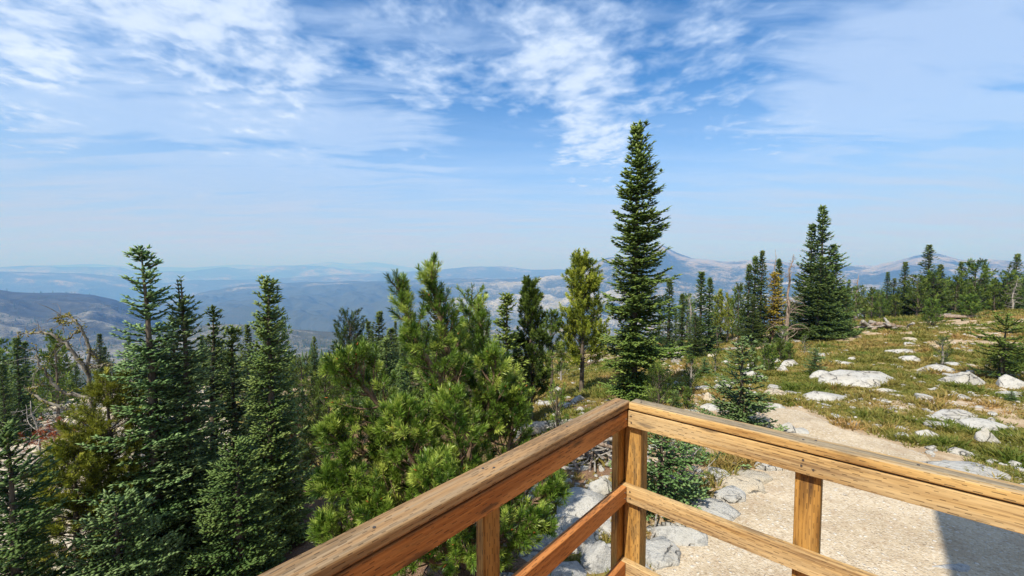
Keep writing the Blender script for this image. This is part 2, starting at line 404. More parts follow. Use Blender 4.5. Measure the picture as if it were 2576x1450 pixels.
def mat_lumber(name, c_dark, c_mid, c_light, grey=0.0, greycol=(0.30, 0.265, 0.20), grey_top=0.0):
    m, t = new_mat(name)
    oc = t.n('ShaderNodeTexCoord').outputs['Object']       # every board lies along its own X axis
    warp = t.n('ShaderNodeVectorMath', {0: t.n('ShaderNodeTexNoise', {'Vector': t.scale(oc, 2.2, 9, 9), 'Scale': 1.0, 'Detail': 2.0}).outputs['Color'], 'Scale': .03}, operation='SCALE').outputs[0]
    o2 = t.vm('ADD', oc, warp)
    grain = t.noise(t.scale(o2, 1.6, 85, 85), 1.0, 5, 0.6)
    fine = t.noise(t.scale(o2, 6, 330, 330), 1.0, 3, 0.6)
    big = t.noise(t.scale(oc, 1.5, 8, 8), 1.0, 4, 0.6)
    col = t.mix(t.mr(grain, .36, .60), c_dark, c_mid)
    col = t.mix(t.mr(big, .42, .66, 0, .8), col, c_light)
    col = t.mix(t.mr(fine, .50, .72, 0, .45), col, c_dark)
    # knots
    so = t.n('ShaderNodeSeparateXYZ', {0: o2})
    vk = t.n('ShaderNodeTexVoronoi', {'Vector': t.n('ShaderNodeCombineXYZ', {0: t.math('MULTIPLY', so.outputs[0], 1.7), 1: t.math('MULTIPLY', t.math('ADD', so.outputs[1], so.outputs[2]), 9.0), 2: 0.0}).outputs[0], 'Scale': 1.0, 'Randomness': 1.0}, voronoi_dimensions='2D')
    kn = t.mr(t.math('ADD', vk.outputs['Distance'], t.math('MULTIPLY', t.math('SUBTRACT', fine, .5), .12)), .03, .12, 1.0, 0.0)
    col = t.mix(t.math('MULTIPLY', kn, .75), col, (0.07, 0.035, 0.015))
    stain = t.mr(t.noise(t.scale(oc, 3.2, 14, 14, loc=(5, 1, 2)), 1.0, 6, 0.75), .53, .68, 0, .62)
    col = t.mix(stain, col, (0.11, 0.07, 0.03))
    # weathering
    gn = t.noise(t.scale(oc, 1.3, 26, 26, loc=(2, 0, 0)), 1.0, 6, 0.65)
    sepn = t.n('ShaderNodeSeparateXYZ', {0: t.n('ShaderNodeTexCoord').outputs['Normal']}).outputs[2]
    amt = t.math('ADD', t.math('MULTIPLY', t.mr(sepn, .35, .95), grey_top), grey)
    amt = t.math('MULTIPLY', amt, t.mr(gn, .40, .60, .25, 1.0), clamp=True)
    gc = t.mix(t.mr(grain, .35, .62), tuple(c * .55 for c in greycol), greycol)
    col = t.mix(amt, col, gc)
    # incisor marks: short slits along the grain in staggered rows
    s = t.n('ShaderNodeSeparateXYZ', {0: oc})
    cross = t.math('ADD', s.outputs[1], s.outputs[2])
    row = t.math('MULTIPLY', cross, 1 / .0125)
    rid = t.math('FLOOR', row)
    wn = t.n('ShaderNodeTexWhiteNoise', {'W': rid}, noise_dimensions='1D').outputs['Value']
    al = t.math('ADD', t.math('MULTIPLY', s.outputs[0], 1 / .066), t.math('ADD', t.math('MULTIPLY', rid, .5), t.math('MULTIPLY', wn, .45)))
    fa = t.math('FRACT', al); fr = t.math('FRACT', row)
    cellr = t.n('ShaderNodeTexWhiteNoise', {'Vector': t.n('ShaderNodeCombineXYZ', {0: t.math('FLOOR', al), 1: rid, 2: 0.0}).outputs[0]}, noise_dimensions='3D').outputs['Value']
    dash = t.math('MULTIPLY', t.math('LESS_THAN', fa, t.mr(cellr, 0, 1, .15, .55, False)), t.mr(t.math('ABSOLUTE', t.math('SUBTRACT', fr, .5)), .09, .17, 1, 0))
    dash = t.math('MULTIPLY', dash, t.mr(t.noise(oc, 5.0, 2, .5), .30, .60, .15, .8))
    col = t.mix(t.math('MULTIPLY', dash, .82), col, (0.035, 0.02, 0.01))
    h = t.math('SUBTRACT', t.math('ADD', t.math('MULTIPLY', grain, .5), t.math('MULTIPLY', fine, .3)), t.math('MULTIPLY', dash, 1.2))
    bmp = t.n('ShaderNodeBump', {'Strength': 0.55, 'Distance': 0.0025, 'Height': h})
    finish(t, t.n('ShaderNodeBsdfPrincipled', {'Base Color': col, 'Roughness': .72, 'Specular IOR Level': .25, 'Normal': bmp.outputs[0]}).outputs[0])
    return m
M_wood = mat_lumber('stained_lumber_golden', (0.25, 0.135, 0.045), (0.51, 0.325, 0.125), (0.62, 0.43, 0.20), 0.34)
M_woodR = mat_lumber('stained_lumber_orange', (0.30, 0.105, 0.026), (0.45, 0.175, 0.045), (0.54, 0.24, 0.075), 0.03)
M_woodC = mat_lumber('stained_lumber_weathered_top', (0.30, 0.155, 0.045), (0.50, 0.30, 0.10), (0.60, 0.40, 0.16), 0.12, (0.31, 0.25, 0.165), 1.15)
M_woodCL = mat_lumber('weathered_brown_lumber', (0.17, 0.09, 0.035), (0.34, 0.185, 0.07), (0.42, 0.25, 0.11), 0.25, (0.31, 0.22, 0.13), 1.15)
M_post = mat_lumber('stained_post', (0.17, 0.08, 0.018), (0.40, 0.205, 0.045), (0.50, 0.29, 0.085), 0.05)
def plain(name, col, rough=.6, metal=0.0):
    m, t = new_mat(name)
    n = t.noise(t.n('ShaderNodeTexCoord').outputs['Object'], 30, 3, .6)
    c = t.mix(t.mr(n, .3, .7), tuple(x * .8 for x in col), col)
    finish(t, t.n('ShaderNodeBsdfPrincipled', {'Base Color': c, 'Roughness': rough, 'Metallic': metal}).outputs[0])
    return m
M_screw = plain('screw_steel', (0.12, 0.10, 0.09), .5, .6)
M_siding = plain('brown_siding', (0.22, 0.13, 0.07), .8)
M_roofm = plain('roof_metal', (0.10, 0.14, 0.11), .5)

# ------------------------------------------------------------------ ground shape
def hit_z(px, py, z):      # point of the view ray at a given height
    d = px_dir(px, py); k = (z - CAMZ) / d.z
    return (d.x * k, d.y * k)
CP = []     # control points x, y, z (z = 0 by the path)
def cp(px, py, Y):
    p = at(px, py, Y); CP.append((p.x, p.y, p.z))
for a in ((1700, 1330, 5.55), (1900, 1200, 6.9), (1160, 1400, 5.0), (1600, 1440, 4.75), (2300, 1150, 7.7), (2000, 1050, 9.8), (2180, 950, 14), (2500, 1050, 9.9),
          (2050, 845, 28), (2300, 795, 42), (2560, 780, 48), (2550, 940, 14), (1760, 885, 28), (1600, 1000, 13.6), (1465, 985, 17), (1330, 1060, 12.5), (1700, 960, 16.5), (1930, 900, 20),
          (1400, 980, 19), (800, 1150, 17), (760, 965, 44), (200, 1300, 12.6), (60, 1040, 30), (900, 1350, 8.0), (600, 1500, 8.0), (1400, 900, 40), (1000, 930, 50), (400, 980, 45), (250, 1130, 20)):
    cp(*a)
CP += [(0, 0, -.15), (4, 0, .1), (-4, 0, -.9), (0, -8, .3), (-9, 2, -3.2), (12, 0, .4), (0, -40, 2), (40, -20, 4), (-40, -10, -12), (40, 20, .6), (70, 40, -1.5), (60, 70, -7), (0, 80, -15), (-50, 60, -17), (-70, 30, -20), (30, 62, -7.5), (90, 0, 3)]
CP = np.array(CP)
def _ker(r2): return 0.5 * r2 * np.log(r2 + 1e-6)
def tps_fit(P, zv, lam=2.0):
    S = P / 20.0; n = len(S)
    d2 = ((S[:, None] - S[None]) ** 2).sum(-1)
    K = _ker(d2) + lam * 0.002 * np.eye(n); Pm = np.hstack([np.ones((n, 1)), S])
    A = np.zeros((n + 3, n + 3)); A[:n, :n] = K; A[:n, n:] = Pm; A[n:, :n] = Pm.T
    return np.linalg.solve(A, np.concatenate([zv, np.zeros(3)]))
TW = tps_fit(CP[:, :2], CP[:, 2])
def tps(x, y):
    x = np.asarray(x, float); y = np.asarray(y, float); sh = x.shape
    S = np.stack([x.ravel(), y.ravel()], 1) / 20.0; C = CP[:, :2] / 20.0
    out = TW[-3] + TW[-2] * S[:, 0] + TW[-1] * S[:, 1]
    for i in range(len(C)):
        out = out + TW[i] * _ker(((S - C[i]) ** 2).sum(1))
    return out.reshape(sh)
RIM = 64.0
# heights beyond the rim, per picture column, at fixed distances
VD = np.array([64, 110, 300, 620, 1100.0])
VPX = np.array([-900, 0, 300, 700, 1000, 1400, 1800, 2300, 3500.0])
VZ = np.array([[-26, -20, -16.5, -16, -15, -13, -12, -8, -4],
               [-40, -30, -26, -26, -27, -24, -26, -22, -18],
               [-90, -82, -74, -78, -84, -80, -84, -80, -80],
               [-150, -138, -132, -150, -150, -150, -150, -150, -150],
               [-215, -205, -205, -215, -215, -215, -215, -215, -215.0]])
def ground_z(x, y):
    x = np.asarray(x, float); y = np.asarray(y, float)
    r = np.hypot(x, y) + 1e-6
    k = np.minimum(1, RIM / r)
    zn = tps(x * k, y * k)
    px = np.where(y > 0.05 * r, 1288 + F * x / np.maximum(y, .05 * r), np.where(x < 0, -900, 3500)); px = np.clip(px, -900, 3500)
    lr = np.log(np.clip(r, 64, 1100)); ld = np.log(VD)
    cols = np.stack([np.interp(px, VPX, VZ[i]) for i in range(5)])
    seg = np.clip(np.searchsorted(ld, lr, side='right') - 1, 0, 3)
    tt = (lr - ld[seg]) / (ld[seg + 1] - ld[seg])
    flat = cols.reshape(5, -1); idx = np.arange(flat.shape[1]); sg = seg.ravel()
    zf = (flat[sg, idx] * (1 - tt.ravel()) + flat[sg + 1, idx] * tt.ravel()).reshape(r.shape)
    z0 = np.stack([np.interp(px, VPX, VZ[0])])[0]
    b = sstep(r, 64, 110)
    zz_ = np.where(r <= 64, zn, zf + (zn - z0) * (1 - b))
    big = fbm(x / 9.0, y / 9.0, 3, 4) * 0.35 * sstep(r, 9, 30)
    sm = fbm(x / 1.3, y / 1.3, 9, 4) * 0.07 * sstep(r, 5, 12)
    far = fbm(x / 60.0, y / 60.0, 5, 5) * np.clip((r - 64) * .06, 0, 16)
    return zz_ + big + sm + far
def gz(x, y): return float(ground_z(np.array([x]), np.array([y]))[0])
def ground_hit(px, py, ymax=64.0):
    d = px_dir(px, py); d = d / d.y
    Y = np.concatenate([np.arange(2.5, 20, .05), np.arange(20, ymax, .2)])
    z_ray = CAMZ + d.z * Y; zg = ground_z(d.x * Y, Y)
    i = np.argmax(z_ray < zg)
    if not (z_ray < zg).any(): i = len(Y) - 1
    return Vector((d.x * Y[i], Y[i], float(zg[i])))

# gravel path outline, from rays that meet the ground
PATHPX = [(1500, 1760), (1640, 1420), (1720, 1345), (1790, 1265), (1860, 1200), (1935, 1165), (1935, 1110), (1900, 1060), (1925, 1028), (2010, 1026), (2120, 1078), (2250, 1112), (2335, 1142), (2410, 1200), (2620, 1275), (2990, 1420), (3600, 1700), (3600, 2600), (2200, 3600), (1400, 2600)]
PATHXY = []
for a in PATHPX:
    if a[1] > 1460: PATHXY.append(hit_z(a[0], a[1], 0.0))
    else:
        h_ = ground_hit(*a); PATHXY.append((h_.x, h_.y))
PATHXY = np.array(PATHXY)
def in_poly(x, y, P):
    ins = np.zeros(x.shape, bool); n = len(P)
    for i in range(n):
        x1, y1 = P[i]; x2, y2 = P[(i + 1) % n]
        c = ((y1 > y) != (y2 > y)) & (x < (x2 - x1) * (y - y1) / (y2 - y1 + 1e-12) + x1)
        ins ^= c
    return ins
def path_dist(x, y):
    d = np.full(x.shape, 1e9); n = len(PATHXY)
    for i in range(n):
        a = PATHXY[i]; b = PATHXY[(i + 1) % n]; ab = b - a; L2 = (ab ** 2).sum() + 1e-9
        tt = np.clip(((x - a[0]) * ab[0] + (y - a[1]) * ab[1]) / L2, 0, 1)
        d = np.minimum(d, np.hypot(x - a[0] - tt * ab[0], y - a[1] - tt * ab[1]))
    return np.where(in_poly(x, y, PATHXY), d, -d)
def pathv(x, y): return path_dist(x, y) + fbm(x / .5, y / .5, 31, 3) * .16

def grass_mask(x, y):
    r = np.hypot(x, y)
    n = fbm(x / 2.6, y / 2.6, 21, 4) + .5 * fbm(x / .8, y / .8, 22, 3)
    nb_ = .22 * sstep(r, 7, 9) * (1 - sstep(r, 17, 24))
    g_ = sstep(n + nb_, -.45, .02)
    pxc = 1288 + F * x / np.maximum(y, .5)
    right = sstep(pxc, 1250, 1500)
    g_ = g_ * (np.where(r > 15, .75, 0.25) + np.where(r > 15, .25, .75) * right) * np.where((pxc < 520) & (r < 40), .3, 1.0) * sstep(-pathv(x, y), .0, .35)
    # bare shelf of sand and slabs on the right
    g_ = g_ * (1 - .85 * np.exp(-(((x - 11.6) / 2.6) ** 2 + ((y - 10.9) / .95) ** 2)))
    return g_ * sstep(r, 3, 6)
def rock_mask(x, y):
    pxc = 1288 + F * x / np.maximum(y, .5)
    left = 1 - sstep(pxc, 300, 800)
    n = fbm(x / 3.5, y / 3.5, 41, 4)
    return np.clip(left * .9 + .35 * n + .35 * np.exp(-(((x - 11.6) / 2.6) ** 2 + ((y - 10.9) / .95) ** 2)), 0, 1) * (1 - sstep(np.hypot(x, y), 60, 90) * .6)

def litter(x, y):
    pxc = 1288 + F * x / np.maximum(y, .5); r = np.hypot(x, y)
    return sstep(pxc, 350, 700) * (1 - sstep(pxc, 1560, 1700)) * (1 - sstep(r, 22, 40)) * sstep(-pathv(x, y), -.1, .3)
# near ground: one polar sheet out to 1100 m
az = np.concatenate([np.linspace(-180, -66, 39)[:-1], np.linspace(-66, 66, 620), np.linspace(66, 180, 39)[1:]])
rr = np.concatenate([np.geomspace(0.6, 66, 430), np.geomspace(66, 1150, 150)[1:]])
AZ, RR = np.meshgrid(np.radians(az), rr)
GX = RR * np.sin(AZ); GY = RR * np.cos(AZ); GZ = ground_z(GX, GY)
gv = np.stack([GX, GY, GZ], -1).reshape(-1, 3)
nr, na = GX.shape
ii, jj = np.meshgrid(np.arange(nr - 1), np.arange(na - 1), indexing='ij')
quads = np.stack([ii * na + jj, ii * na + jj + 1, (ii + 1) * na + jj + 1, (ii + 1) * na + jj], -1)[..., ::-1]
near_rows = 430
gm = grass_mask(GX, GY); rm = rock_mask(GX, GY)
q_near = quads[:near_rows - 1].reshape(-1, 4); q_far = quads[near_rows - 1:].reshape(-1, 4)
vn = gv[:near_rows * na]
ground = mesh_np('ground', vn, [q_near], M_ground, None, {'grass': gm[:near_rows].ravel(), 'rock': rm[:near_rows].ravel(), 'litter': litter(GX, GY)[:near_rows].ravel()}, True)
tag(ground, kind='structure')
off = (near_rows - 1) * na
hillside = mesh_np('hillside', gv[off:], [q_far - off], mat_ridge('hillside_ground', (0.045, 0.06, 0.022), (0.46, 0.43, 0.38), .7, 26.0, (0.26, 0.23, 0.12), .64), None, {'rock': rm[near_rows - 1:].ravel()}, True)
tag(hillside, kind='structure')
# the path: part of the same sheet, lifted a little and cut where the gravel ends
xs = np.arange(-2, 22, .07); ys = np.arange(-4, 16, .07)
PX_, PY_ = np.meshgrid(xs, ys); pv = pathv(PX_, PY_)
lift = 0.030 * sstep(pv, -.02, .25) - .010
PZ_ = ground_z(PX_, PY_) + lift + fbm(PX_ / .35, PY_ / .35, 77, 3) * .008
m_, n_ = PX_.shape
ii, jj = np.meshgrid(np.arange(m_ - 1), np.arange(n_ - 1), indexing='ij')
q = np.stack([ii * n_ + jj, ii * n_ + jj + 1, (ii + 1) * n_ + jj + 1, (ii + 1) * n_ + jj], -1).reshape(-1, 4)
keep = (pv.ravel()[q] > -.03).all(1); q = q[keep]
used = np.unique(q); rem = -np.ones(m_ * n_, int); rem[used] = np.arange(len(used))
path = mesh_np('path', np.stack([PX_, PY_, PZ_], -1).reshape(-1, 3)[used], [rem[q]], M_path, None, None, True)
tag(path, kind='structure')

# ------------------------------------------------------------------ distant ridges: real relief at real distances
def ridge(name, prof, D, front, zfoot, mat, seed, rough=0.02, pwr=1.0, rockbias=0.5, cols=420, rows=120, x0=-700, x1=3300, back=.25, crest_rough=.2, rockfn=None):
    prof = np.array(prof, float)
    px = np.linspace(x0, x1, cols); u = np.arctan((px - 1288) / F)
    cy_ = np.interp(px, prof[:, 0], prof[:, 1])
    k = np.ones(3) / 3.0; cy_ = np.convolve(np.pad(cy_, 1, mode='edge'), k, mode='valid')
    zc = CAMZ + (HZ - cy_) / F * D * np.cos(u) * 1.0
    s = np.concatenate([np.linspace(0, 1, rows), 1 + np.linspace(0, back, rows // 6)[1:]])
    r = D * (front + (1 - front) * s)
    RR2, U2 = np.meshgrid(r, u, indexing='ij'); S2 = np.repeat(s[:, None], cols, 1)
    X = RR2 * np.sin(U2); Y = RR2 * np.cos(U2)
    q = np.where(S2 <= 1, S2 ** pwr, 1)
    Z = zfoot + (zc[None] - zfoot) * q
    over = np.clip(S2 - 1, 0, None); Z = Z - over * D * .35
    L = D * .12
    wx = X + fbm(X / L, Y / L, seed + 50, 3) * L * .5
    nz = fbm(wx / L, Y / L, seed, 7, .55); rdg = 1 - np.abs(fbm(wx / L * 1.7, Y / L * 1.7, seed + 9, 6, .55)) * 2
    amp = D * rough * (np.clip((1 - S2) * 4, crest_rough, 1)) * np.clip(S2 * 5, 0, 1)
    Z = Z + (nz + rdg * .6 - .3) * amp * np.where(S2 > 1, .5, 1)
    PXR = np.repeat(px[None], len(r), 0)
    rb = np.clip(rockbias + rdg * .35 - .12 + nz * .2 + (rockfn(PXR, S2) if rockfn else 0), 0, 1)
    V = np.stack([X, Y, Z], -1).reshape(-1, 3); nr_, nc_ = X.shape
    ii, jj = np.meshgrid(np.arange(nr_ - 1), np.arange(nc_ - 1), indexing='ij')
    q4 = np.stack([ii * nc_ + jj, ii * nc_ + jj + 1, (ii + 1) * nc_ + jj + 1, (ii + 1) * nc_ + jj], -1).reshape(-1, 4)[:, ::-1]
    o = mesh_np(name, V, [q4], mat, None, {'rock': rb.ravel()}, True)
    tag(o, kind='structure')
    return (X, Y, Z, S2)

FOREST = (0.022, 0.040, 0.018); ROCKC = (0.50, 0.47, 0.44)
ridge('mountains', [(-700, 676), (0, 672), (120, 668), (240, 664), (330, 671), (480, 673), (600, 666), (700, 670), (760, 668), (830, 659), (880, 665), (940, 659), (1000, 668), (1060, 678), (1500, 684), (3300, 684)], 34000, .7, -1200,
      mat_ridge('far_range', FOREST, ROCKC, .5, 1800.0), 1, .006, 1, .4, 420, 40)
ridge('mountains', [(-700, 676), (0, 673), (60, 669), (180, 671), (300, 671), (340, 682), (480, 682), (545, 672), (570, 671), (610, 678), (700, 668), (780, 667), (860, 676), (960, 682), (1060, 684), (1500, 692), (3300, 692)], 21000, .55, -1500,
      mat_ridge('blue_range', FOREST, ROCKC, .6, 1000.0), 2, .012, 1.2, .40, 420, 60)
ridge('mountains', [(-700, 690), (0, 684), (200, 688), (330, 700), (420, 712), (480, 704), (700, 702), (850, 692), (960, 688), (1100, 680), (1170, 672), (1270, 672), (1330, 679), (1430, 678), (1500, 676), (1700, 690), (3300, 692)], 14000, .5, -1300,
      mat_ridge('middle_range', FOREST, ROCKC, .7, 600.0, thr=.66), 3, .014, 1.2, .45, 520, 80)
ridge('mountains', [(-700, 800), (300, 790), (440, 752), (500, 735), (600, 721), (700, 715), (800, 712), (900, 709), (1000, 706), (1150, 703), (1300, 700), (1420, 690), (1500, 672), (1600, 680), (1800, 690), (3300, 700)], 8200, .30, -760,
      mat_ridge('granite_slopes', FOREST, (0.40, 0.39, 0.37), 0.95, 150.0, (0.26, 0.25, 0.19), .66, .035), 4, .022, .75, .50, 760, 220, rockfn=lambda p, q: -.34 * (1 - sstep(p, 850, 1150)) * sstep(q, .12, .3) * (1 - sstep(q, .80, .90)) - .22 * sstep(q, .93, .97) + .06 * sstep(p, 1000, 1300) * (1 - sstep(q, .85, .95)))
ridge('mountains', [(-700, 900), (1380, 760), (1430, 705), (1480, 672), (1515, 650), (1545, 645), (1590, 652), (1635, 640), (1650, 622), (1666, 616), (1700, 636), (1740, 650), (1790, 657), (1830, 661), (1880, 657), (1950, 655), (1990, 662), (2050, 672), (2110, 670), (2150, 669), (2200, 672), (2250, 660), (2300, 645), (2350, 640), (2385, 648), (2420, 656), (2500, 655), (2576, 657), (2800, 640), (3300, 680)], 7900, .4, -600,
      mat_ridge('granite_peaks', FOREST, (0.27, 0.27, 0.26), 0.95, 150.0, (0.30, 0.255, 0.18), .645, .04), 6, .016, .95, .60, 760, 160, crest_rough=.28, rockfn=lambda p, q: -.10 + .15 * sstep(q, .70, .95))
LH = ridge('hill', [(-700, 690), (-200, 716), (0, 731), (70, 737), (150, 739), (230, 742), (280, 752), (330, 772), (390, 800), (450, 840), (520, 890), (620, 940), (3300, 1200)], 4000, .36, -320,
      mat_ridge('burnt_hill', (0.035, 0.042, 0.030), (0.26, 0.26, 0.24), .85, 90.0, (0.17, 0.165, 0.13), .64, .05), 7, .014, .85, .46, 620, 160, rockfn=lambda p, q: .06 - .28 * sstep(q, .55, .8))
KN = ridge('hill', [(-700, 900), (300, 868), (380, 842), (450, 826), (540, 816), (610, 818), (680, 826), (760, 830), (840, 836), (930, 850), (1020, 842), (1100, 850), (1300, 830), (1500, 850), (1800, 860), (3300, 900)], 2000, .60, -300,
      mat_ridge('rocky_knolls', (0.05, 0.06, 0.03), (0.32, 0.30, 0.28), .85, 55.0, (0.22, 0.20, 0.16), .64, .05), 8, .010, .9, .52, 700, 120)

# base terrain far below everything, to the horizon
b = 60000.0
basep = mesh_np('terrain', [(-b, -b, -1550), (b, -b, -1550), (b, b, -1550), (-b, b, -1550)], [np.array([[0, 1, 2, 3]])], mat_ridge('low_terrain', FOREST, ROCKC, .5, 1500.0), None, None)
tag(basep, kind='structure')

# ------------------------------------------------------------------ haze: even smoky air round everything
def haze():
    hx, hy0, hy1, zb, zt = 44000.0, -9000.0, 46000.0, -1560.0, 700.0
    V = [(-hx, hy0, zb), (hx, hy0, zb), (hx, hy1, zb), (-hx, hy1, zb), (-hx, hy0, zt), (hx, hy0, zt), (hx, hy1, zt), (-hx, hy1, zt)]
    Q = [(0, 3, 2, 1), (4, 5, 6, 7), (0, 1, 5, 4), (1, 2, 6, 5), (2, 3, 7, 6), (3, 0, 4, 7)]
    m = bpy.data.materials.new('smoky_air'); m.use_nodes = True; tt = NT(m.node_tree)
    v = tt.n('ShaderNodeVolumePrincipled', {'Color': (0.13, 0.37, 1.0, 1), 'Absorption Color': (0.80, 0.74, 0.9, 1), 'Density': 1.6e-4, 'Anisotropy': 0.0})
    tt.nt.links.new(v.outputs[0], tt.n('ShaderNodeOutputMaterial').inputs['Volume'])
    o = mesh_np('haze', V, [np.array(Q)], m)
    tag(o, kind='stuff')
haze()

# ------------------------------------------------------------------ trees
def fir(H, Rm, seed, spacing=.16, nb=6, ll=.12, lw=.034, sp2=.11, sp3=.07, base=.03, p=.75, bare=0.0, gaps=0.0, e_top=42, e_bot=-14, wind=None, trunk_r=None, leaders=1, rmin=.14, dens=1.0, bump=0.18, lean=0.0):
    """returns Geo of wood and Geo of foliage, base at the origin"""
    rng = np.random.default_rng(seed)
    wood = Geo(); leaf = Geo()
    tr = trunk_r or H * .016 + .02
    K = 14; tz = np.linspace(0, 1, K)
    wob = np.cumsum(rng.normal(size=(K, 2)), 0) * H * .0022; wob -= wob[0]
    TP = np.stack([wob[:, 0] + lean * H * tz ** 1.5, wob[:, 1], tz * H], 1)
    tube(wood, TP, tr * (1 - tz) ** .85 + .008, 7, 0, .08, rng)
    def tpos(zv): return np.array([np.interp(zv, TP[:, 2], TP[:, 0]), np.interp(zv, TP[:, 2], TP[:, 1]), zv])
    zs = []; zc_ = base * H
    while zc_ < H * (1 - bare) - .05:
        zs.append(zc_); zc_ += spacing * rng.uniform(.6, 1.35) * (0.55 + .45 * (H - zc_) / H)
    mod = rng.uniform(1 - bump, 1 + bump, 40)
    for zv in zs:
        tt = (H - zv) / H
        if rng.random() < gaps: continue
        for b_ in range(max(3, int(nb * (.7 + .5 * tt)))):
            azb = rng.uniform(0, 2 * math.pi)
            L = Rm * tt ** p * rng.uniform(.62, 1.12) * mod[int(tt * 39)] * (1.2 if rng.random() < .05 else 1) + rmin * rng.uniform(.6, 1.2)
            if wind is not None:
                L *= 1 + wind[1] * math.cos(azb - wind[0])
            if tt > .93: L *= .8
            el = math.radians(np.interp(tt, [0, .25, 1], [e_top, 6, e_bot]) + rng.normal() * 7)
            hd = np.array([math.cos(azb), math.sin(azb), 0.0])
            o = tpos(zv)
            s = np.linspace(0, 1, 6)
            sag = -.10 * L * np.sin(s * math.pi) * min(1, tt * 2) + .10 * L * s ** 3
            BP = o + hd * (s * L * math.cos(el))[:, None]; BP[:, 2] += s * L * math.sin(el) + sag
            if L > .22: tube(wood, BP, np.linspace(.010 + .010 * L, .004, 6), 3)
            tan = np.gradient(BP, axis=0); tan = unit(tan)
            n2 = max(2, int(L / sp2 * dens))
            sv = np.linspace(.10, .97, n2) + rng.normal(size=n2) * .02
            sv = np.concatenate([sv, sv]); side = np.concatenate([np.ones(n2), -np.ones(n2)])
            p2 = np.stack([np.interp(sv, s, BP[:, i]) for i in range(3)], 1)
            t2 = unit(np.stack([np.interp(sv, s, tan[:, i]) for i in range(3)], 1))
            perp = np.array([-hd[1], hd[0], 0.0])
            d2 = unit(t2 * .62 + perp * (side * rng.uniform(.6, .95, 2 * n2))[:, None] + np.array([0, 0, 1.0]) * (rng.normal(size=2 * n2) * .10 - .02)[:, None])
            l2 = (.46 * L * (1 - np.clip(sv, 0, 1)) ** .75 * np.clip(sv * 3.2, .35, 1) + ll * .5) * rng.uniform(.6, 1.15, 2 * n2)
            m = np.maximum(1, np.ceil(l2 / sp3).astype(int))
            idx = np.repeat(np.arange(2 * n2), m)
            q = (np.arange(len(idx)) - np.repeat(np.cumsum(m) - m, m)) / np.repeat(m, m)
            q = q + .4 / np.repeat(m, m)
            P3 = p2[idx] + d2[idx] * (q * l2[idx])[:, None]
            alt = np.where(rng.random(len(idx)) < .5, 1.0, -1.0)
            d2p = np.cross(d2[idx], np.array([0, 0, 1.0]))
            d3 = unit(d2[idx] * .8 + d2p * (alt * .6)[:, None] + np.array([0, 0, 1.0]) * (rng.uniform(-.08, .34, len(idx)))[:, None])
            sz = rng.uniform(.7, 1.25, len(idx))
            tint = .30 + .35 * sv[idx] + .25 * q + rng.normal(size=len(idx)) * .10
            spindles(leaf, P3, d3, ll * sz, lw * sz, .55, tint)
            # shoots on the branch axis
            n3 = max(2, int(L / (sp3 * 1.1))); s3 = np.linspace(.2, 1, n3)
            p4 = np.stack([np.interp(s3, s, BP[:, i]) for i in range(3)], 1); t4 = unit(np.stack([np.interp(s3, s, tan[:, i]) for i in range(3)], 1))
            spindles(leaf, p4, t4 + np.array([0, 0, .25]), ll * 1.15, lw * 1.1, .6, .4 + .4 * s3)
    # leader
    for k in range(leaders):
        n = max(3, int(bare * H / .10) + 4); zz2 = np.linspace(H * (1 - bare) - .15, H + .02, n)
        P = np.stack([tpos(v) for v in zz2]) + (0 if k == 0 else np.array([.12 * (-1) ** k, .05, 0]) * np.linspace(.5, 1, n)[:, None])
        if k: tube(wood, P, np.linspace(.02, .006, n), 4)
        for r_ in range(4):
            a_ = rng.uniform(0, 6.28, n); kp = rng.random(n) < (.35 if bare > .03 else 1)
            dd = np.stack([np.cos(a_) * .6, np.sin(a_) * .6, np.full(n, .75)], 1)
            spindles(leaf, P[kp], dd[kp], ll * .9, lw * .8, .8, .6)
    return wood, leaf

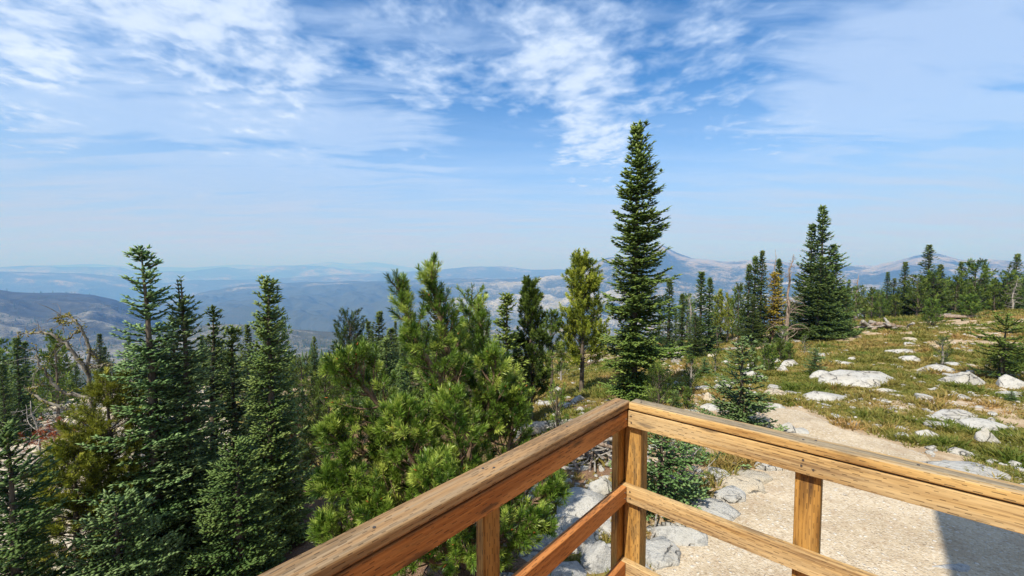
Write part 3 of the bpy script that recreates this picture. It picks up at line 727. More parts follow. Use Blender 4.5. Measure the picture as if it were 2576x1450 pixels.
def pine_stem(wood, leaf, PP, r0, rng, Lmax, ds=.12, k=3, t0=.15, shoot=.24, nl=.075, nw=.006, cnt=60, e=40, prof=.7, sub=.16, tint=.5, lmin=.16, curve=.35, buds=None, tip_up=.35, sleeve=False):
    PP = np.asarray(PP, float); K = 18
    t_ = np.linspace(0, 1, len(PP)); q = np.linspace(0, 1, K)
    # smooth
    C = np.stack([np.interp(q, t_, PP[:, i]) for i in range(3)], 1)
    for _ in range(3): C[1:-1] = (C[:-2] + C[1:-1] * 2 + C[2:]) / 4
    tube(wood, C, r0 * (1 - q) ** .9 + .008, 7, 0, .06, rng)
    T = unit(np.gradient(C, axis=0)); seg = np.linalg.norm(np.diff(C, axis=0), axis=1).sum()
    SP = []; SD = []; SL = []
    SP.append(C[-3]); SD.append(T[-1]); SL.append(shoot * 1.1)
    if sleeve:
        for s_ in np.linspace(.62, .96, 9):
            SP.append(np.array([np.interp(s_, q, C[:, i]) for i in range(3)])); SD.append(unit(np.array([np.interp(s_, q, T[:, i]) for i in range(3)]) + rng.normal(size=3) * .15)); SL.append(shoot)
    s = t0
    while s < .985:
        c = np.array([np.interp(s, q, C[:, i]) for i in range(3)]); tg = unit(np.array([np.interp(s, q, T[:, i]) for i in range(3)]))
        ref = np.array([1.0, 0, 0]) if abs(tg[2]) > .8 else np.array([0, 0, 1.0])
        U = unit(np.cross(tg, ref)); W = np.cross(tg, U)
        for b_ in range(k):
            a = rng.uniform(0, 2 * math.pi); rad = U * math.cos(a) + W * math.sin(a)
            L = (Lmax * (1 - s) ** prof * rng.uniform(.55, 1.15) + lmin)
            el = math.radians(e + rng.normal() * 8 + 15 * s)
            d0 = unit(rad * math.cos(el) + tg * math.sin(el)); upv = np.array([0, 0, 1.0])
            ss = np.linspace(0, 1, 6); BP = c + d0 * (ss * L)[:, None] + upv * (curve * L * ss ** 2)[:, None] - upv * (.12 * L * ss)[:, None]
            BP += np.cumsum(rng.normal(size=(6, 3)) * L * .018, 0) * (ss > 0)[:, None]
            tube(wood, BP, np.linspace(.006 + .014 * L, .004, 6), 4)
            tb = unit(np.gradient(BP, axis=0))
            SP.append(BP[-1] - tb[-1] * shoot * .6); SD.append(tb[-1]); SL.append(shoot)
            n2 = int(L / sub)
            for j in range(n2):
                sj = .28 + .7 * (j + rng.random() * .7) / max(1, n2)
                if sj > .97: continue
                pc = np.array([np.interp(sj, ss, BP[:, i]) for i in range(3)]); tj = unit(np.array([np.interp(sj, ss, tb[:, i]) for i in range(3)]))
                rd = unit(np.cross(tj, rng.normal(size=3)))
                l2 = max(shoot * .7, .5 * L * (1 - sj) * rng.uniform(.5, 1.2) + .08)
                dj = unit(tj * .7 + rd * .75 + upv * .30)
                ep = pc + dj * l2 + upv * l2 * .15
                if l2 > .1: tube(wood, np.stack([pc, (pc + ep) / 2 - upv * l2 * .03, ep]), [.006, .005, .003], 3)
                de = unit(dj + upv * tip_up)
                SP.append(ep - de * shoot * .7); SD.append(de); SL.append(shoot * rng.uniform(.75, 1.1))
                if l2 > shoot * 1.6:
                    for _ in range(2):
                        f_ = rng.uniform(.35, .8); d5 = unit(dj * .7 + unit(np.cross(dj, rng.normal(size=3))) * .7 + upv * .3)
                        SP.append(pc + dj * l2 * f_); SD.append(d5); SL.append(shoot * .8)
        s += ds / seg * rng.uniform(.7, 1.3)
    SP = np.array(SP); SD = np.array(SD); SL = np.array(SL)
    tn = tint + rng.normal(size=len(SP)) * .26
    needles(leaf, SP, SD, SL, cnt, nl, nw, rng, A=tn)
    if buds is not None:
        sel = rng.random(len(SP)) < .10
        tips = SP[sel] + unit(SD[sel]) * SL[sel][:, None]
        spindles(buds, tips - unit(SD[sel]) * .03, SD[sel], .055, .012, .9, .6)

def tree_obj(name, wood, leaf, mw, ml, loc=(0, 0, 0), rz=0, s=1.0, leafname='crown'):
    root = empty(name, loc, rz, s)
    wood.obj('trunk', mw, root, True)
    leaf.obj(leafname, ml, root)
    return root

def snag(H, seed, r0, n=14, L=1.0, curl=.35, lean=(0, 0), sub=3, p=.6, t0=.15, e=20):
    rng = np.random.default_rng(seed); g = Geo(); K = 12; q = np.linspace(0, 1, K)
    wob = np.cumsum(rng.normal(size=(K, 2)), 0) * H * .012; wob -= wob[0]
    C = np.stack([wob[:, 0] + lean[0] * H * q ** 1.6, wob[:, 1] + lean[1] * H * q ** 1.6, q * H], 1)
    tube(g, C, r0 * (1 - q) ** .8 + .010, 7, 0, .10, rng)
    for i in range(n):
        s = rng.uniform(t0, .97); c = np.array([np.interp(s, q, C[:, k]) for k in range(3)])
        a = rng.uniform(0, 6.283); el = math.radians(e + rng.normal() * 25); l = L * (1 - s) ** p * rng.uniform(.5, 1.2) + .1
        d = np.array([math.cos(a) * math.cos(el), math.sin(a) * math.cos(el), math.sin(el)])
        ax = unit(rng.normal(size=3)); m = 8; P = [c]; dd = d.copy()
        for j in range(m):
            dd = unit(dd + np.cross(ax, dd) * curl * .35 + rng.normal(size=3) * .10); P.append(P[-1] + dd * l / m)
        P = np.array(P); tube(g, P, np.linspace(.3 * r0 * (1 - s) + .010, .004, m + 1), 4)
        for k in range(sub):
            j = rng.integers(2, m); d2 = unit(dd * .3 + rng.normal(size=3)); l2 = l * rng.uniform(.15, .45); Q = [P[j]]
            for _ in range(4): d2 = unit(d2 + rng.normal(size=3) * .3); Q.append(Q[-1] + d2 * l2 / 4)
            tube(g, np.array(Q), np.linspace(.008, .003, 5), 3)
    return g

def place(px, pytop, Y, pybase=None):
    """base position and height for a tree whose tip shows at px, pytop, standing Y metres ahead"""
    if pybase is not None:
        g = ground_hit(px, pybase); Y = g.y
    top = at(px, pytop, Y); zb = gz(top.x, top.y)
    return Vector((top.x, top.y, zb - .06)), top.z - zb + .06

# --- hero firs on the left
def hero_fir(name, label, px, pytop, Y, Rm, seed, mat=M_fir, group=None, **kw):
    loc, H = place(px, pytop, Y)
    wd, lf = fir(H, Rm, seed, **kw)
    r = tree_obj(name, wd, lf, M_bark, mat, loc)
    tag(r, label, 'tree', group)
    return r
hero_fir('fir_tree', 'tall narrow fir with twin tip and long uneven upper branches, leftmost of the firs', 363, 630, 8.6, 1.05, 11, M_firblue, spacing=.15, nb=6, ll=.125, lw=.034, p=.80, gaps=.05, e_top=24, leaders=2, bump=.42, rmin=.15)
hero_fir('fir_tree', 'fir with two bare brown leader tips, right beside the tallest left fir', 455, 705, 8.9, .90, 12, M_firblue, spacing=.13, nb=6, ll=.125, lw=.034, p=.82, bare=.06, leaders=2, bump=.28, rmin=.1)
hero_fir('fir_tree', 'dark thin fir with sparse upper branches standing between the bushier firs', 520, 785, 10.3, .55, 13, M_firdark, spacing=.17, nb=5, ll=.13, lw=.034, p=.8, gaps=.12)
hero_fir('fir_tree', 'small slender fir with a fine spire, in the gap left of the full conical fir', 581, 826, 11.0, .75, 14, M_fir, spacing=.15, nb=6, ll=.13, lw=.035, p=.85)
hero_fir('fir_tree', 'full conical fir with regular tiers and pointed tip, right of the left fir group', 668, 703, 9.6, .92, 15, M_fir, spacing=.12, nb=7, ll=.12, lw=.034, p=.88, gaps=.0, e_top=38)
hero_fir('fir_tree', 'low spreading blue green fir filling the bottom below the twin tipped fir', 290, 1270, 6.9, 1.2, 16, M_firblue, spacing=.13, nb=7, ll=.11, lw=.030, p=.6)
hero_fir('fir_tree', 'dark bushy fir between the conical fir and the bright pine, lower foreground', 600, 1130, 8.0, .95, 17, M_firdark, spacing=.13, nb=7, ll=.12, lw=.032, p=.62)
hero_fir('fir_tree', 'small dark fir with short spire hidden behind the two tallest left firs', 425, 810, 12.0, .9, 18, M_firdark, spacing=.18, nb=5, ll=.14, lw=.04, p=.7)
# --- the big fir past the railing corner
hero_fir('spruce_tree', 'tallest green conifer, dense and columnar, rising behind the railing corner', 1603, 324, 12.6, 1.02, 21, M_spruce, spacing=.145, nb=8, ll=.155, lw=.042, sp2=.11, sp3=.08, p=.80, e_top=48, leaders=2, bump=.46, rmin=.22, wind=(0.2, .16), e_bot=-28, lean=.012, gaps=.10)
hero_fir('fir_tree', 'narrow bright fir with a thin tip beside the dark pine left of the tallest conifer', 1272, 745, 11.8, .62, 22, M_firyel, spacing=.17, nb=6, ll=.14, lw=.040, p=.8)
hero_fir('fir_tree', 'small full fir sapling with blue green tiers above the right hand rail', 1868, 855, 9.0, .76, 23, M_firblue, spacing=.15, nb=7, ll=.11, lw=.032, p=.85, gaps=.05, e_top=30)
hero_fir('fir_tree', 'bushy dark green young fir seen through the railing beside the corner post', 1665, 1090, 6.2, .80, 24, M_firblue, spacing=.10, nb=6, ll=.09, lw=.024, p=.55)
hero_fir('fir_tree', 'low dark fir skirt spreading below the rail above the square border stones', 1810, 1130, 7.6, 1.0, 25, M_firblue, spacing=.11, nb=6, ll=.09, lw=.024, p=.5)

# --- hero pine in front of the deck
rng = np.random.default_rng(5)
pb = at(1165, 1400, 5.0); pz = gz(pb.x, pb.y); PB = np.array([pb.x, pb.y, pz - .1])
pw_, pl_, pc_ = Geo(), Geo(), Geo()
def W3(px, py, Y): return np.array(at(px, py, Y))
fork = W3(1190, 1120, 5.0)
stems = [([PB, fork, W3(1120, 860, 4.9), W3(1078, 632, 4.8)], .075, .62, .22, 3), ([fork, W3(1110, 960, 4.7), W3(1045, 860, 4.6), W3(1002, 680, 4.6)], .045, .50, .25, 3),
         ([fork, W3(1230, 960, 5.3), W3(1200, 730, 5.5)], .04, .48, .25, 3), ([fork, W3(1010, 1080, 4.5), W3(900, 960, 4.3), W3(870, 880, 4.2)], .035, .55, .2, 3),
         ([fork, W3(1230, 1040, 4.9), W3(1250, 850, 4.9)], .035, .48, .2, 3), ([PB, W3(1060, 1230, 4.5), W3(900, 1130, 4.2), W3(835, 1050, 4.1)], .04, .55, .2, 3),
         ([PB, W3(1040, 1290, 4.2), W3(900, 1240, 4.0), W3(820, 1175, 3.9)], .035, .45, .2, 3), ([PB, W3(1250, 1230, 4.9), W3(1290, 1080, 5.0), W3(1295, 960, 5.0)], .035, .42, .2, 3),
         ([PB, W3(1080, 1250, 4.3), W3(1020, 1120, 4.1), W3(1000, 1010, 4.1)], .035, .50, .2, 3), ([PB, W3(1180, 1260, 4.4), W3(1150, 1120, 4.2), W3(1130, 980, 4.2)], .035, .50, .2, 3),
         ([PB, W3(960, 1380, 4.2), W3(880, 1350, 3.9), W3(830, 1290, 3.8)], .03, .42, .15, 3), ([PB, W3(1270, 1320, 4.7), W3(1360, 1250, 4.7), W3(1400, 1200, 4.7)], .03, .40, .2, 3),
         ([PB, W3(1160, 1330, 4.0), W3(1120, 1250, 3.8), W3(1085, 1150, 3.8)], .03, .48, .15, 3), ([fork, W3(1120, 1000, 5.4), W3(1130, 900, 5.6), W3(1160, 820, 5.7)], .03, .5, .15, 3), ([fork, W3(1260, 1100, 5.3), W3(1285, 1000, 5.4), W3(1270, 900, 5.4)], .03, .46, .2, 3),
         ([PB, W3(1200, 1390, 4.3), W3(1290, 1350, 4.2), W3(1370, 1290, 4.2)], .03, .36, .15, 3), ([PB, W3(1050, 1400, 4.1), W3(980, 1330, 3.9), W3(940, 1240, 3.8)], .03, .42, .15, 3)]
for i, (pp, r0, Lm, t0, k) in enumerate(stems):
    pp = list(pp); pp[-1] = pp[-1] - np.array([0, 0, .17])
    pine_stem(pw_, pl_, pp, r0, rng, Lm * (.66 if i < 3 else 1.0), sleeve=True, lmin=.12, prof=.95, e=38, ds=.13, k=k, t0=t0, shoot=.15, nl=.074, nw=.0062, cnt=84, sub=.14, tip_up=.12, tint=.5, buds=pc_)
hp = empty('pine_tree', tuple(PB)); inv = -PB
for g_, nm, mt in ((pw_, 'trunk', M_barkred), (pl_, 'crown', M_pine), (pc_, 'brown_buds', M_rust)):  # the rusty spindles are buds at the shoot tips
    g_.V = [v + inv for v in g_.V]
    o = g_.obj(nm, mt, hp, nm == 'trunk')
tag(hp, 'large bright green pine with bushy needle tufts and several leaders outside the left rail', 'tree')
# bare curved twigs inside the pine
sg = snag(1.5, 77, .022, 12, .6, 1.1, (-.1, -.1), 3, .3)
dz = empty('dead_branch', tuple(PB + np.array([-.35, -.5, .6])))
sg.obj('branch', M_dead, dz, True)
tag(dz, 'pale bare curved twigs showing inside the big bright pine', 'branch')

# --- generic pines
def pine(H, seed, Lmax, nw=.012, nl=.10, cnt=26, ds=.22, k=4, t0=.12, shoot=.26, prof=.6, sub=.28, e=28, lean=(0, 0), r0=None, tint=.45, curve=.3, lmin=.16):
    rg = np.random.default_rng(seed); wd, lf = Geo(), Geo()
    P = [(0, 0, 0), (lean[0] * .3 + rg.normal() * .05, lean[1] * .3, H * .35), (lean[0] * .6 + rg.normal() * .08, lean[1] * .6, H * .7), (lean[0], lean[1], H)]
    pine_stem(wd, lf, P, r0 or H * .014 + .02, rg, Lmax, ds=ds, k=k, t0=t0, shoot=shoot, nl=nl, nw=nw, cnt=cnt, prof=prof, sub=sub, e=e, tint=tint, curve=curve, lmin=lmin)
    return wd, lf
def put_pine(label, px, pytop, Y, Lmax, seed, mat=M_pineold, group=None, pybase=None, barkm=M_bark, name='pine_tree', **kw):
    loc, H = place(px, pytop, Y, pybase)
    wd, lf = pine(H, seed, Lmax, **kw)
    r = tree_obj(name, wd, lf, barkm, mat, loc); tag(r, label, 'tree', group); return r
put_pine('dense dark pine, tall and narrow, left of the yellowish pine', 1335, 710, 12.4, .72, 31, M_pineold, nw=.020, nl=.11, cnt=50, ds=.12, k=6, shoot=.22, e=34, prof=.8, tint=.30)
put_pine('yellowish pine with open branches standing left of the tallest conifer', 1465, 650, 16.5, 1.15, 32, M_pineyel, nw=.022, nl=.13, cnt=50, ds=.15, k=5, shoot=.36, t0=.20, e=25, prof=.55, sub=.2)
put_pine('small thin pine with bare lower trunk left of the yellowish pine', 1388, 790, 16.0, .7, 33, M_pineold, nw=.022, nl=.12, cnt=40, ds=.2, k=4, shoot=.3, t0=.3)
put_pine('small bushy pine right behind the top of the big bright pine', 1188, 730, 8.6, .55, 34, M_pineold, nw=.012, nl=.09, cnt=40, ds=.18, k=4, t0=.35)
put_pine('yellow green drooping pine at the left below the bare lichened tree', 265, 960, 8.4, 1.15, 35, M_pineyel, nw=.012, nl=.10, cnt=70, ds=.15, k=5, shoot=.28, t0=.2, e=15, sub=.2, tint=.35)
put_pine('yellow green pine with bunched needles lowest at the left above the scree', 185, 1120, 7.8, .9, 36, M_pineyel, nw=.012, nl=.10, cnt=70, ds=.14, k=5, shoot=.28, t0=.25, e=15, sub=.2, tint=.4)
put_pine('round topped dark pine alone on the slope left of the big bright pine', 880, 808, 21, 1.35, 37, M_firdark, nw=.022, nl=.13, cnt=32, ds=.24, k=5, shoot=.34, t0=.40, e=35, prof=.30, tint=.35)
put_pine('slim bright pine sapling in front of the bleached log left of the rail corner', 1400, 985, 6.9, .22, 38, M_pine, nw=.006, nl=.06, cnt=50, ds=.12, k=3, shoot=.16, t0=.45, e=45)
put_pine('small pine sapling with pale bare stem seen through the railing', 1722, 1050, 6.6, .42, 39, M_pine, nw=.006, nl=.065, cnt=36, ds=.26, k=4, shoot=.17, t0=.12, barkm=M_dead, e=30, tint=.2)
put_pine('low bushy dark pine beside the trail right of the tallest conifer', 1665, 945, 10.3, .55, 40, M_pineold, nw=.010, nl=.08, cnt=40, ds=.14, k=5, t0=.1, e=40)
put_pine('small lower green fir like pine on the slope in the left centre', 757, 905, 16.5, 1.0, 41, M_pineold, nw=.018, nl=.11, cnt=26, ds=.26, k=5, t0=.12)
put_pine('middle sized bushy pine left of the big bright pine', 820, 930, 12.5, 1.15, 42, M_pineold, nw=.014, nl=.11, cnt=32, ds=.22, k=5, t0=.1, e=30)
put_pine('dark pine in the dip between the conical fir and the bushy pine', 735, 985, 13.5, .9, 43, M_firdark, nw=.016, nl=.11, cnt=28, ds=.24, k=5, t0=.1)

# bottom left corner lichened fir
hero_fir('fir_tree', 'olive fir hung with yellow lichen in the bottom left corner', 15, 1090, 6.4, .9, 44, M_firdark, spacing=.16, nb=5, ll=.12, lw=.034, p=.55)
lch = Geo(); rg = np.random.default_rng(3)
# the bare lichened tree at the left
loc, H = place(225, 880, 9.4)
K = [W3(235, 1150, 9.4), W3(228, 1000, 9.4), W3(222, 930, 9.4), W3(226, 870, 9.4), W3(205, 822, 9.3), W3(178, 797, 9.3), W3(162, 790, 9.3)]
dg = Geo(); base = np.array([K[0][0] + .05, K[0][1], gz(K[0][0], K[0][1]) - .1])
limbs = [([base] + K, .055, .012), ([W3(222, 940, 9.4), W3(200, 905, 9.3), W3(170, 870, 9.2), W3(130, 838, 9.1), W3(80, 836, 9.0), W3(35, 848, 9.0)], .05, .008),
         ([W3(232, 1000, 9.4), W3(150, 990, 9.2), W3(125, 950, 9.1), W3(95, 915, 9.0), W3(90, 868, 9.0)], .05, .008), ([W3(228, 925, 9.4), W3(260, 920, 9.4), W3(290, 915, 9.5), W3(320, 940, 9.5), W3(350, 985, 9.5)], .035, .006),
         ([W3(230, 1080, 9.4), W3(170, 1075, 9.2), W3(100, 1100, 9.1), W3(20, 1110, 9.0)], .05, .008), ([W3(232, 1040, 9.4), W3(160, 1030, 9.0), W3(90, 1000, 8.9), W3(65, 975, 8.9), W3(110, 968, 8.9)], .04, .007),
         ([W3(235, 1010, 9.4), W3(300, 1000, 9.5), W3(340, 1010, 9.6), W3(380, 1040, 9.6)], .03, .006), ([W3(225, 880, 9.4), W3(245, 900, 9.5), W3(252, 925, 9.5)], .04, .012),
         ([W3(205, 822, 9.3), W3(185, 845, 9.3), W3(150, 865, 9.3), W3(125, 900, 9.3)], .02, .005), ([W3(235, 1100, 9.4), W3(180, 1150, 9.2), W3(120, 1180, 9.0), W3(90, 1220, 9.0)], .04, .008),
         ([W3(172, 795, 9.3), W3(140, 797, 9.3), W3(150, 812, 9.3), W3(180, 815, 9.3)], .014, .005), ([W3(232, 1060, 9.4), W3(290, 1090, 9.5), W3(330, 1130, 9.5)], .03, .006)]
for pts, ra, rb in limbs:
    P = np.array(pts); q0 = np.linspace(0, 1, len(P)); q1 = np.linspace(0, 1, len(P) * 4)
    C = np.stack([np.interp(q1, q0, P[:, i]) for i in range(3)], 1)
    for _ in range(4): C[1:-1] = (C[:-2] + C[1:-1] * 2 + C[2:]) / 4
    C[1:-1] += rg.normal(size=C[1:-1].shape) * .012
    tube(dg, C - base, np.linspace(ra, rb, len(C)), 6, 0, .12, rg)
    for k in range(len(C) // 2 + 4):
        j = rg.integers(2, len(C)); d2 = unit(rg.normal(size=3) + np.array([-.2, 0, .1])); l2 = rg.uniform(.12, .6); Q = [C[j] - base]
        for _ in range(6): d2 = unit(d2 + rg.normal(size=3) * .30); Q.append(Q[-1] + d2 * l2 / 6)
        tube(dg, np.array(Q), np.linspace(.009, .003, 7), 3)
    n = 70; j = rg.integers(0, len(C), n); spindles(lch, C[j] - base + rg.normal(size=(n, 3)) * .03, rg.normal(size=(n, 3)), .06, .022, .9, rg.random(n) * .8)
dt = empty('dead_tree', tuple(base)); dg.obj('trunk', M_deaddark, dt, True); lch.obj('lichen', M_lichen, dt)
tag(dt, 'bare crooked dead tree crusted with yellow lichen at the left edge of the view', 'dead tree')
def put_snag(label, px, pytop, Y, seed, r0=.08, mat=M_dead, pybase=None, **kw):
    loc, H = place(px, pytop, Y, pybase); g_ = snag(H, seed, r0, **kw)
    r = empty('dead_tree', loc); g_.obj('trunk', mat, r, True); tag(r, label, 'dead tree'); return r
put_snag('grey twiggy dead tree behind the lichened bare tree at the left', 290, 900, 13, 81, .06, n=40, L=1.6, sub=5)
put_snag('tangle of fine grey dead branches low behind the left firs', 110, 1000, 12.5, 82, .05, n=36, L=1.8, sub=5)
put_snag('thin bare snag with curled top right of the small pine behind the bright pine', 1215, 770, 20, 83, .05, n=16, L=.9, curl=1.2)
put_snag('white weathered snag with crooked bare limbs among the dark firs right of the tallest conifer', 1745, 745, 27, 84, .10, n=26, L=1.6, curl=.8)
put_snag('twisted grey snag leaning against the left side of the large fir clump', 1985, 640, 26.5, 85, .12, M_deadbrown, n=44, L=1.7, curl=.9, lean=(.09, 0), t0=.05, e=50, sub=3)
put_snag('thin brown dead pole standing between the needle thin firs and the golden tree', 1945, 628, 28.5, 86, .05, M_deadbrown, n=20, L=.35)
put_snag('reddish dead sapling at the right edge of the conical fir', 728, 1080, 11, 87, .03, M_deadbrown, n=30, L=.5, sub=2)
put_snag('brown snag in the gap of the tree line right of the large fir clump', 2155, 690, 46, 88, .12, M_deadbrown, n=20, L=1.6, curl=.8, e=40)
put_snag('pale dead tree with drooping twigs among the pines at the far right', 2445, 690, 45, 89, .10, n=50, L=1.6, sub=4, e=-20)
put_snag('bare grey trunked dead tree at the right edge of the tree line', 2553, 700, 42, 90, .10, n=40, L=1.3, sub=4, e=-10)
put_snag('slender leaning bare snag in the valley forest left of the bright pine', 690, 880, 26, 91, .05, n=26, L=1.0)
# rusty dead foliage patches
def rust_patch(label, px, py, Y, n, sp, seed):
    g_ = Geo(); r_ = np.random.default_rng(seed); c = np.array(at(px, py, Y))
    P = r_.normal(size=(n, 3)) * np.array(sp); D = unit(r_.normal(size=(n, 3)) + np.array([0, 0, .5]))
    needles(g_, P, D, .12, 22, .075, .008, r_, A=.5)
    w_ = Geo()
    for i in range(14):
        e_ = P[r_.integers(0, n)]; tube(w_, np.stack([np.array([sp[0] * 1.5, .1, -.1]), e_ * .5 + np.array([0, 0, .05]), e_]), [.012, .008, .004], 3)
    o = empty('dead_bough', tuple(c)); w_.obj('branch', M_deadbrown, o); g_.obj('needles', M_rust, o)
    tag(o, label, 'bough')
rust_patch('rusty orange dead bough on the yellow green pine at the left', 155, 1095, 9.2, 90, (.32, .2, .16), 5)
rust_patch('reddish brown dead twigs low at the edge of the conical fir', 735, 1090, 10.6, 26, (.05, .05, .35), 6)

# --- mid distance trees: library then copies
LIB = {}
def lib(key, maker, mw, ml, name):
    LIB[key] = dict(maker=maker, mw=mw, ml=ml, name=name, root=None, H=None)
def mk_fir(H, Rm, seed, **kw):
    return lambda: (fir(H, Rm, seed, **kw), H)
def mk_pine(H, seed, L, **kw):
    return lambda: (pine(H, seed, L, **kw), H)
MID = dict(spacing=.24, nb=7, ll=.22, lw=.062, sp2=.20, sp3=.16, rmin=.07)
lib('spire', mk_fir(7, 1.0, 101, p=1.12, e_bot=-22, **MID), M_bark, M_firdark, 'fir_tree')
lib('spire2', mk_fir(7, 1.25, 102, p=1.15, e_bot=-18, bump=.25, **MID), M_bark, M_firdark, 'fir_tree')
lib('cone', mk_fir(7, 1.75, 103, p=1.0, e_bot=-12, bump=.25, **MID), M_bark, M_firdark, 'fir_tree')
lib('cone2', mk_fir(7, 2.1, 104, p=1.02, e_bot=-10, bump=.3, **MID), M_bark, M_firdark, 'fir_tree')
lib('greenfir', mk_fir(7, 1.5, 105, p=.75, bump=.25, **MID), M_bark, M_fir, 'fir_tree')
lib('gold', mk_fir(6, 1.0, 106, p=.5, e_bot=-40, base=.25, bump=.35, **MID), M_barkred, M_yellow, 'fir_tree')
PM = dict(nw=.05, nl=.20, cnt=16, ds=.34, k=5, shoot=.42, sub=.42)
lib('pineA', mk_pine(5, 111, 1.25, t0=.12, e=32, **PM), M_bark, M_pineold, 'pine_tree')
lib('pineB', mk_pine(5, 112, 1.55, t0=.15, e=28, prof=.45, **PM), M_bark, M_pineold, 'pine_tree')
lib('pineC', mk_pine(5, 113, .95, t0=.2, e=38, **PM), M_bark, M_pineyel, 'pine_tree')
lib('bush', mk_pine(2.2, 114, .85, nw=.025, nl=.12, cnt=24, ds=.2, k=6, shoot=.26, sub=.22, t0=.02, e=45, prof=.4), M_bark, M_pineold, 'pine_tree')
lib('sapfir', mk_fir(1.8, .5, 115, spacing=.12, nb=6, ll=.09, lw=.028, sp2=.09, sp3=.07, p=.7, base=.02), M_bark, M_firblue, 'fir_tree')
lib('sappine', mk_pine(1.8, 116, .38, nw=.012, nl=.08, cnt=26, ds=.16, k=4, shoot=.16, sub=.2, t0=.15, e=40), M_dead, M_pineold, 'pine_tree')
rnd = random.Random(4)
def put(key, px, pytop, Y=None, label=None, group=None, pybase=None, wide=1.0, rz=None):
    L = LIB[key]
    loc, H = place(px, pytop, Y, pybase)
    if L['root'] is None:
        (wd, lf), h0 = L['maker'](); L['H'] = h0
        root = tree_obj(L['name'], wd, lf, L['mw'], L['ml']); L['root'] = root
    else:
        root = copy_tree(L['root'])
    s = H / L['H']
    root.location = loc; root.rotation_euler = (0, 0, rnd.uniform(0, 6.28) if rz is None else rz); root.scale = (s * wide, s * wide, s)
    root['label'] = label; root['category'] = 'tree'
    if group: root['group'] = group
    return root
# right of the tall conifer
put('spire', 1686, 707, 29, 'dark pointed fir close to the right side of the tallest conifer', wide=1.3)
put('spire', 1718, 742, 26, 'slim fir left of the white crooked snag', wide=1.25)
put('spire2', 1765, 688, 25, 'dense tall fir with skirted base in the clump around the white snag', wide=1.25)
put('spire', 1788, 702, 25.6, 'fir with slim tip right behind the skirted fir by the white snag', wide=1.1)
put('cone', 1750, 790, 23.5, 'low wide fir filling the base of the clump around the white snag', wide=1.1)
put('pineC', 1808, 735, 31, 'yellow tinged pine behind the clump with the white snag')
put('pineC', 1832, 742, 33, 'second yellow tinged pine between the white snag clump and the needle thin firs', wide=.8)
put('pineA', 1860, 722, 29, 'green pine just left of the needle thin dark firs', wide=.75)
put('spire', 1884, 668, 28, 'needle thin dark fir, left of the tight row of three', wide=1.0)
put('spire', 1902, 648, 28.2, 'needle thin dark fir, middle one of the tight row of three', wide=1.0)
put('spire2', 1917, 636, 28, 'tallest of the needle thin dark firs, right of the tight row of three', wide=.85)
put('cone', 1895, 745, 27.3, 'dark fir with wide tiers at the foot of the needle thin firs', wide=.9)
put('gold', 1948, 690, 27.8, 'golden yellow fir with drooping boughs beside the twisted grey snag')
put('spire', 1962, 655, 29.5, 'dark fir behind the golden yellow tree', wide=1.0)
put('cone2', 2073, 524, 28, 'tallest pointed fir of the large dark clump at the meadow edge', wide=.92)
put('cone', 2046, 570, 28.6, 'second peak of the large dark fir clump, left of its tallest tip', wide=.85)
put('cone', 2100, 620, 28.3, 'right shoulder fir of the large dark clump', wide=1.0)
put('cone2', 2062, 650, 27.0, 'wide skirted fir at the front of the large dark clump', wide=1.15)
put('cone2', 2085, 690, 27.2, 'low wide fir at the right foot of the large dark clump', wide=1.1)
# right hand tree line
TL = [('cone', 2337, 620, 44, 1.15, 'tallest broad fir of the right tree line'), ('pineB', 2310, 700, 42, 1.2, 'bushy pine in front of the tallest right tree line fir, with a bare lower trunk'), ('pineB', 2350, 690, 43, 1.1, 'dense pine at the right foot of the tallest tree line fir'), ('spire2', 2233, 687, 47, 1.1, 'pointed fir rising alone from the low pines right of the large fir clump'),
      ('spire2', 2278, 662, 46, 1.2, 'pointed fir left of the tallest tree line fir'), ('spire', 2368, 668, 47, 1.2, 'slim fir tucked behind the right side of the tallest tree line fir'), ('cone', 2420, 662, 46, 1.0, 'mid sized fir between the tallest tree line fir and the pale dead tree'), ('pineA', 2408, 700, 44, 1.2, 'olive pine left below the mid sized tree line fir'),
      ('pineB', 2455, 665, 45, 1.1, 'rounded pine beside the pale drooping dead tree'), ('pineA', 2440, 720, 42, 1.2, 'low pine in front of the rounded pine at the far right'), ('spire', 2480, 668, 47, 1.0, 'thin dark fir right of the rounded pine'), ('cone', 2557, 643, 44, .95, 'dark pointed fir at the right edge of the tree line'),
      ('pineB', 2535, 690, 43, 1.1, 'pine left of the dark fir at the right edge'), ('pineA', 2505, 715, 43, 1.2, 'low green pine near the right edge of the tree line'), ('pineB', 2160, 725, 44, 1.0, 'pine just right of the large fir clump behind the log pile'), ('pineA', 2195, 728, 46, 1.1, 'second pine of the low row behind the log pile'),
      ('pineB', 2215, 735, 44, 1.0, 'rounded pine of the low row behind the log pile'), ('pineA', 2255, 742, 44, 1.2, 'pine left below the pointed fir near the tallest one'), ('spire', 2135, 705, 47, 1.0, 'small thin fir near the brown snag'), ('pineA', 2130, 745, 40, 1.2, 'olive pine close against the right of the large fir clump'),
      ('spire2', 2590, 665, 45, 1.0, 'fir cut by the right edge of the view'), ('pineB', 2620, 690, 44, 1.1, 'pine outside the right edge of the view')]
for k, px, py, Y, wd, lb in TL:
    put(k, px, py, Y, lb, 'trees of the right tree line', wide=wd)
for i in range(58):
    px = rnd.uniform(2105, 2640); k = rnd.choice(['pineA', 'pineB', 'bush', 'pineC', 'spire2', 'spire', 'cone'])
    py = rnd.uniform(728, 765) if k[0] in 'pb' else rnd.uniform(700, 742)
    put(k, px, py, rnd.uniform(45, 58), 'low green conifer in the dense back row of the right tree line', 'dense back row of the right tree line', wide=rnd.uniform(1.0, 1.4))
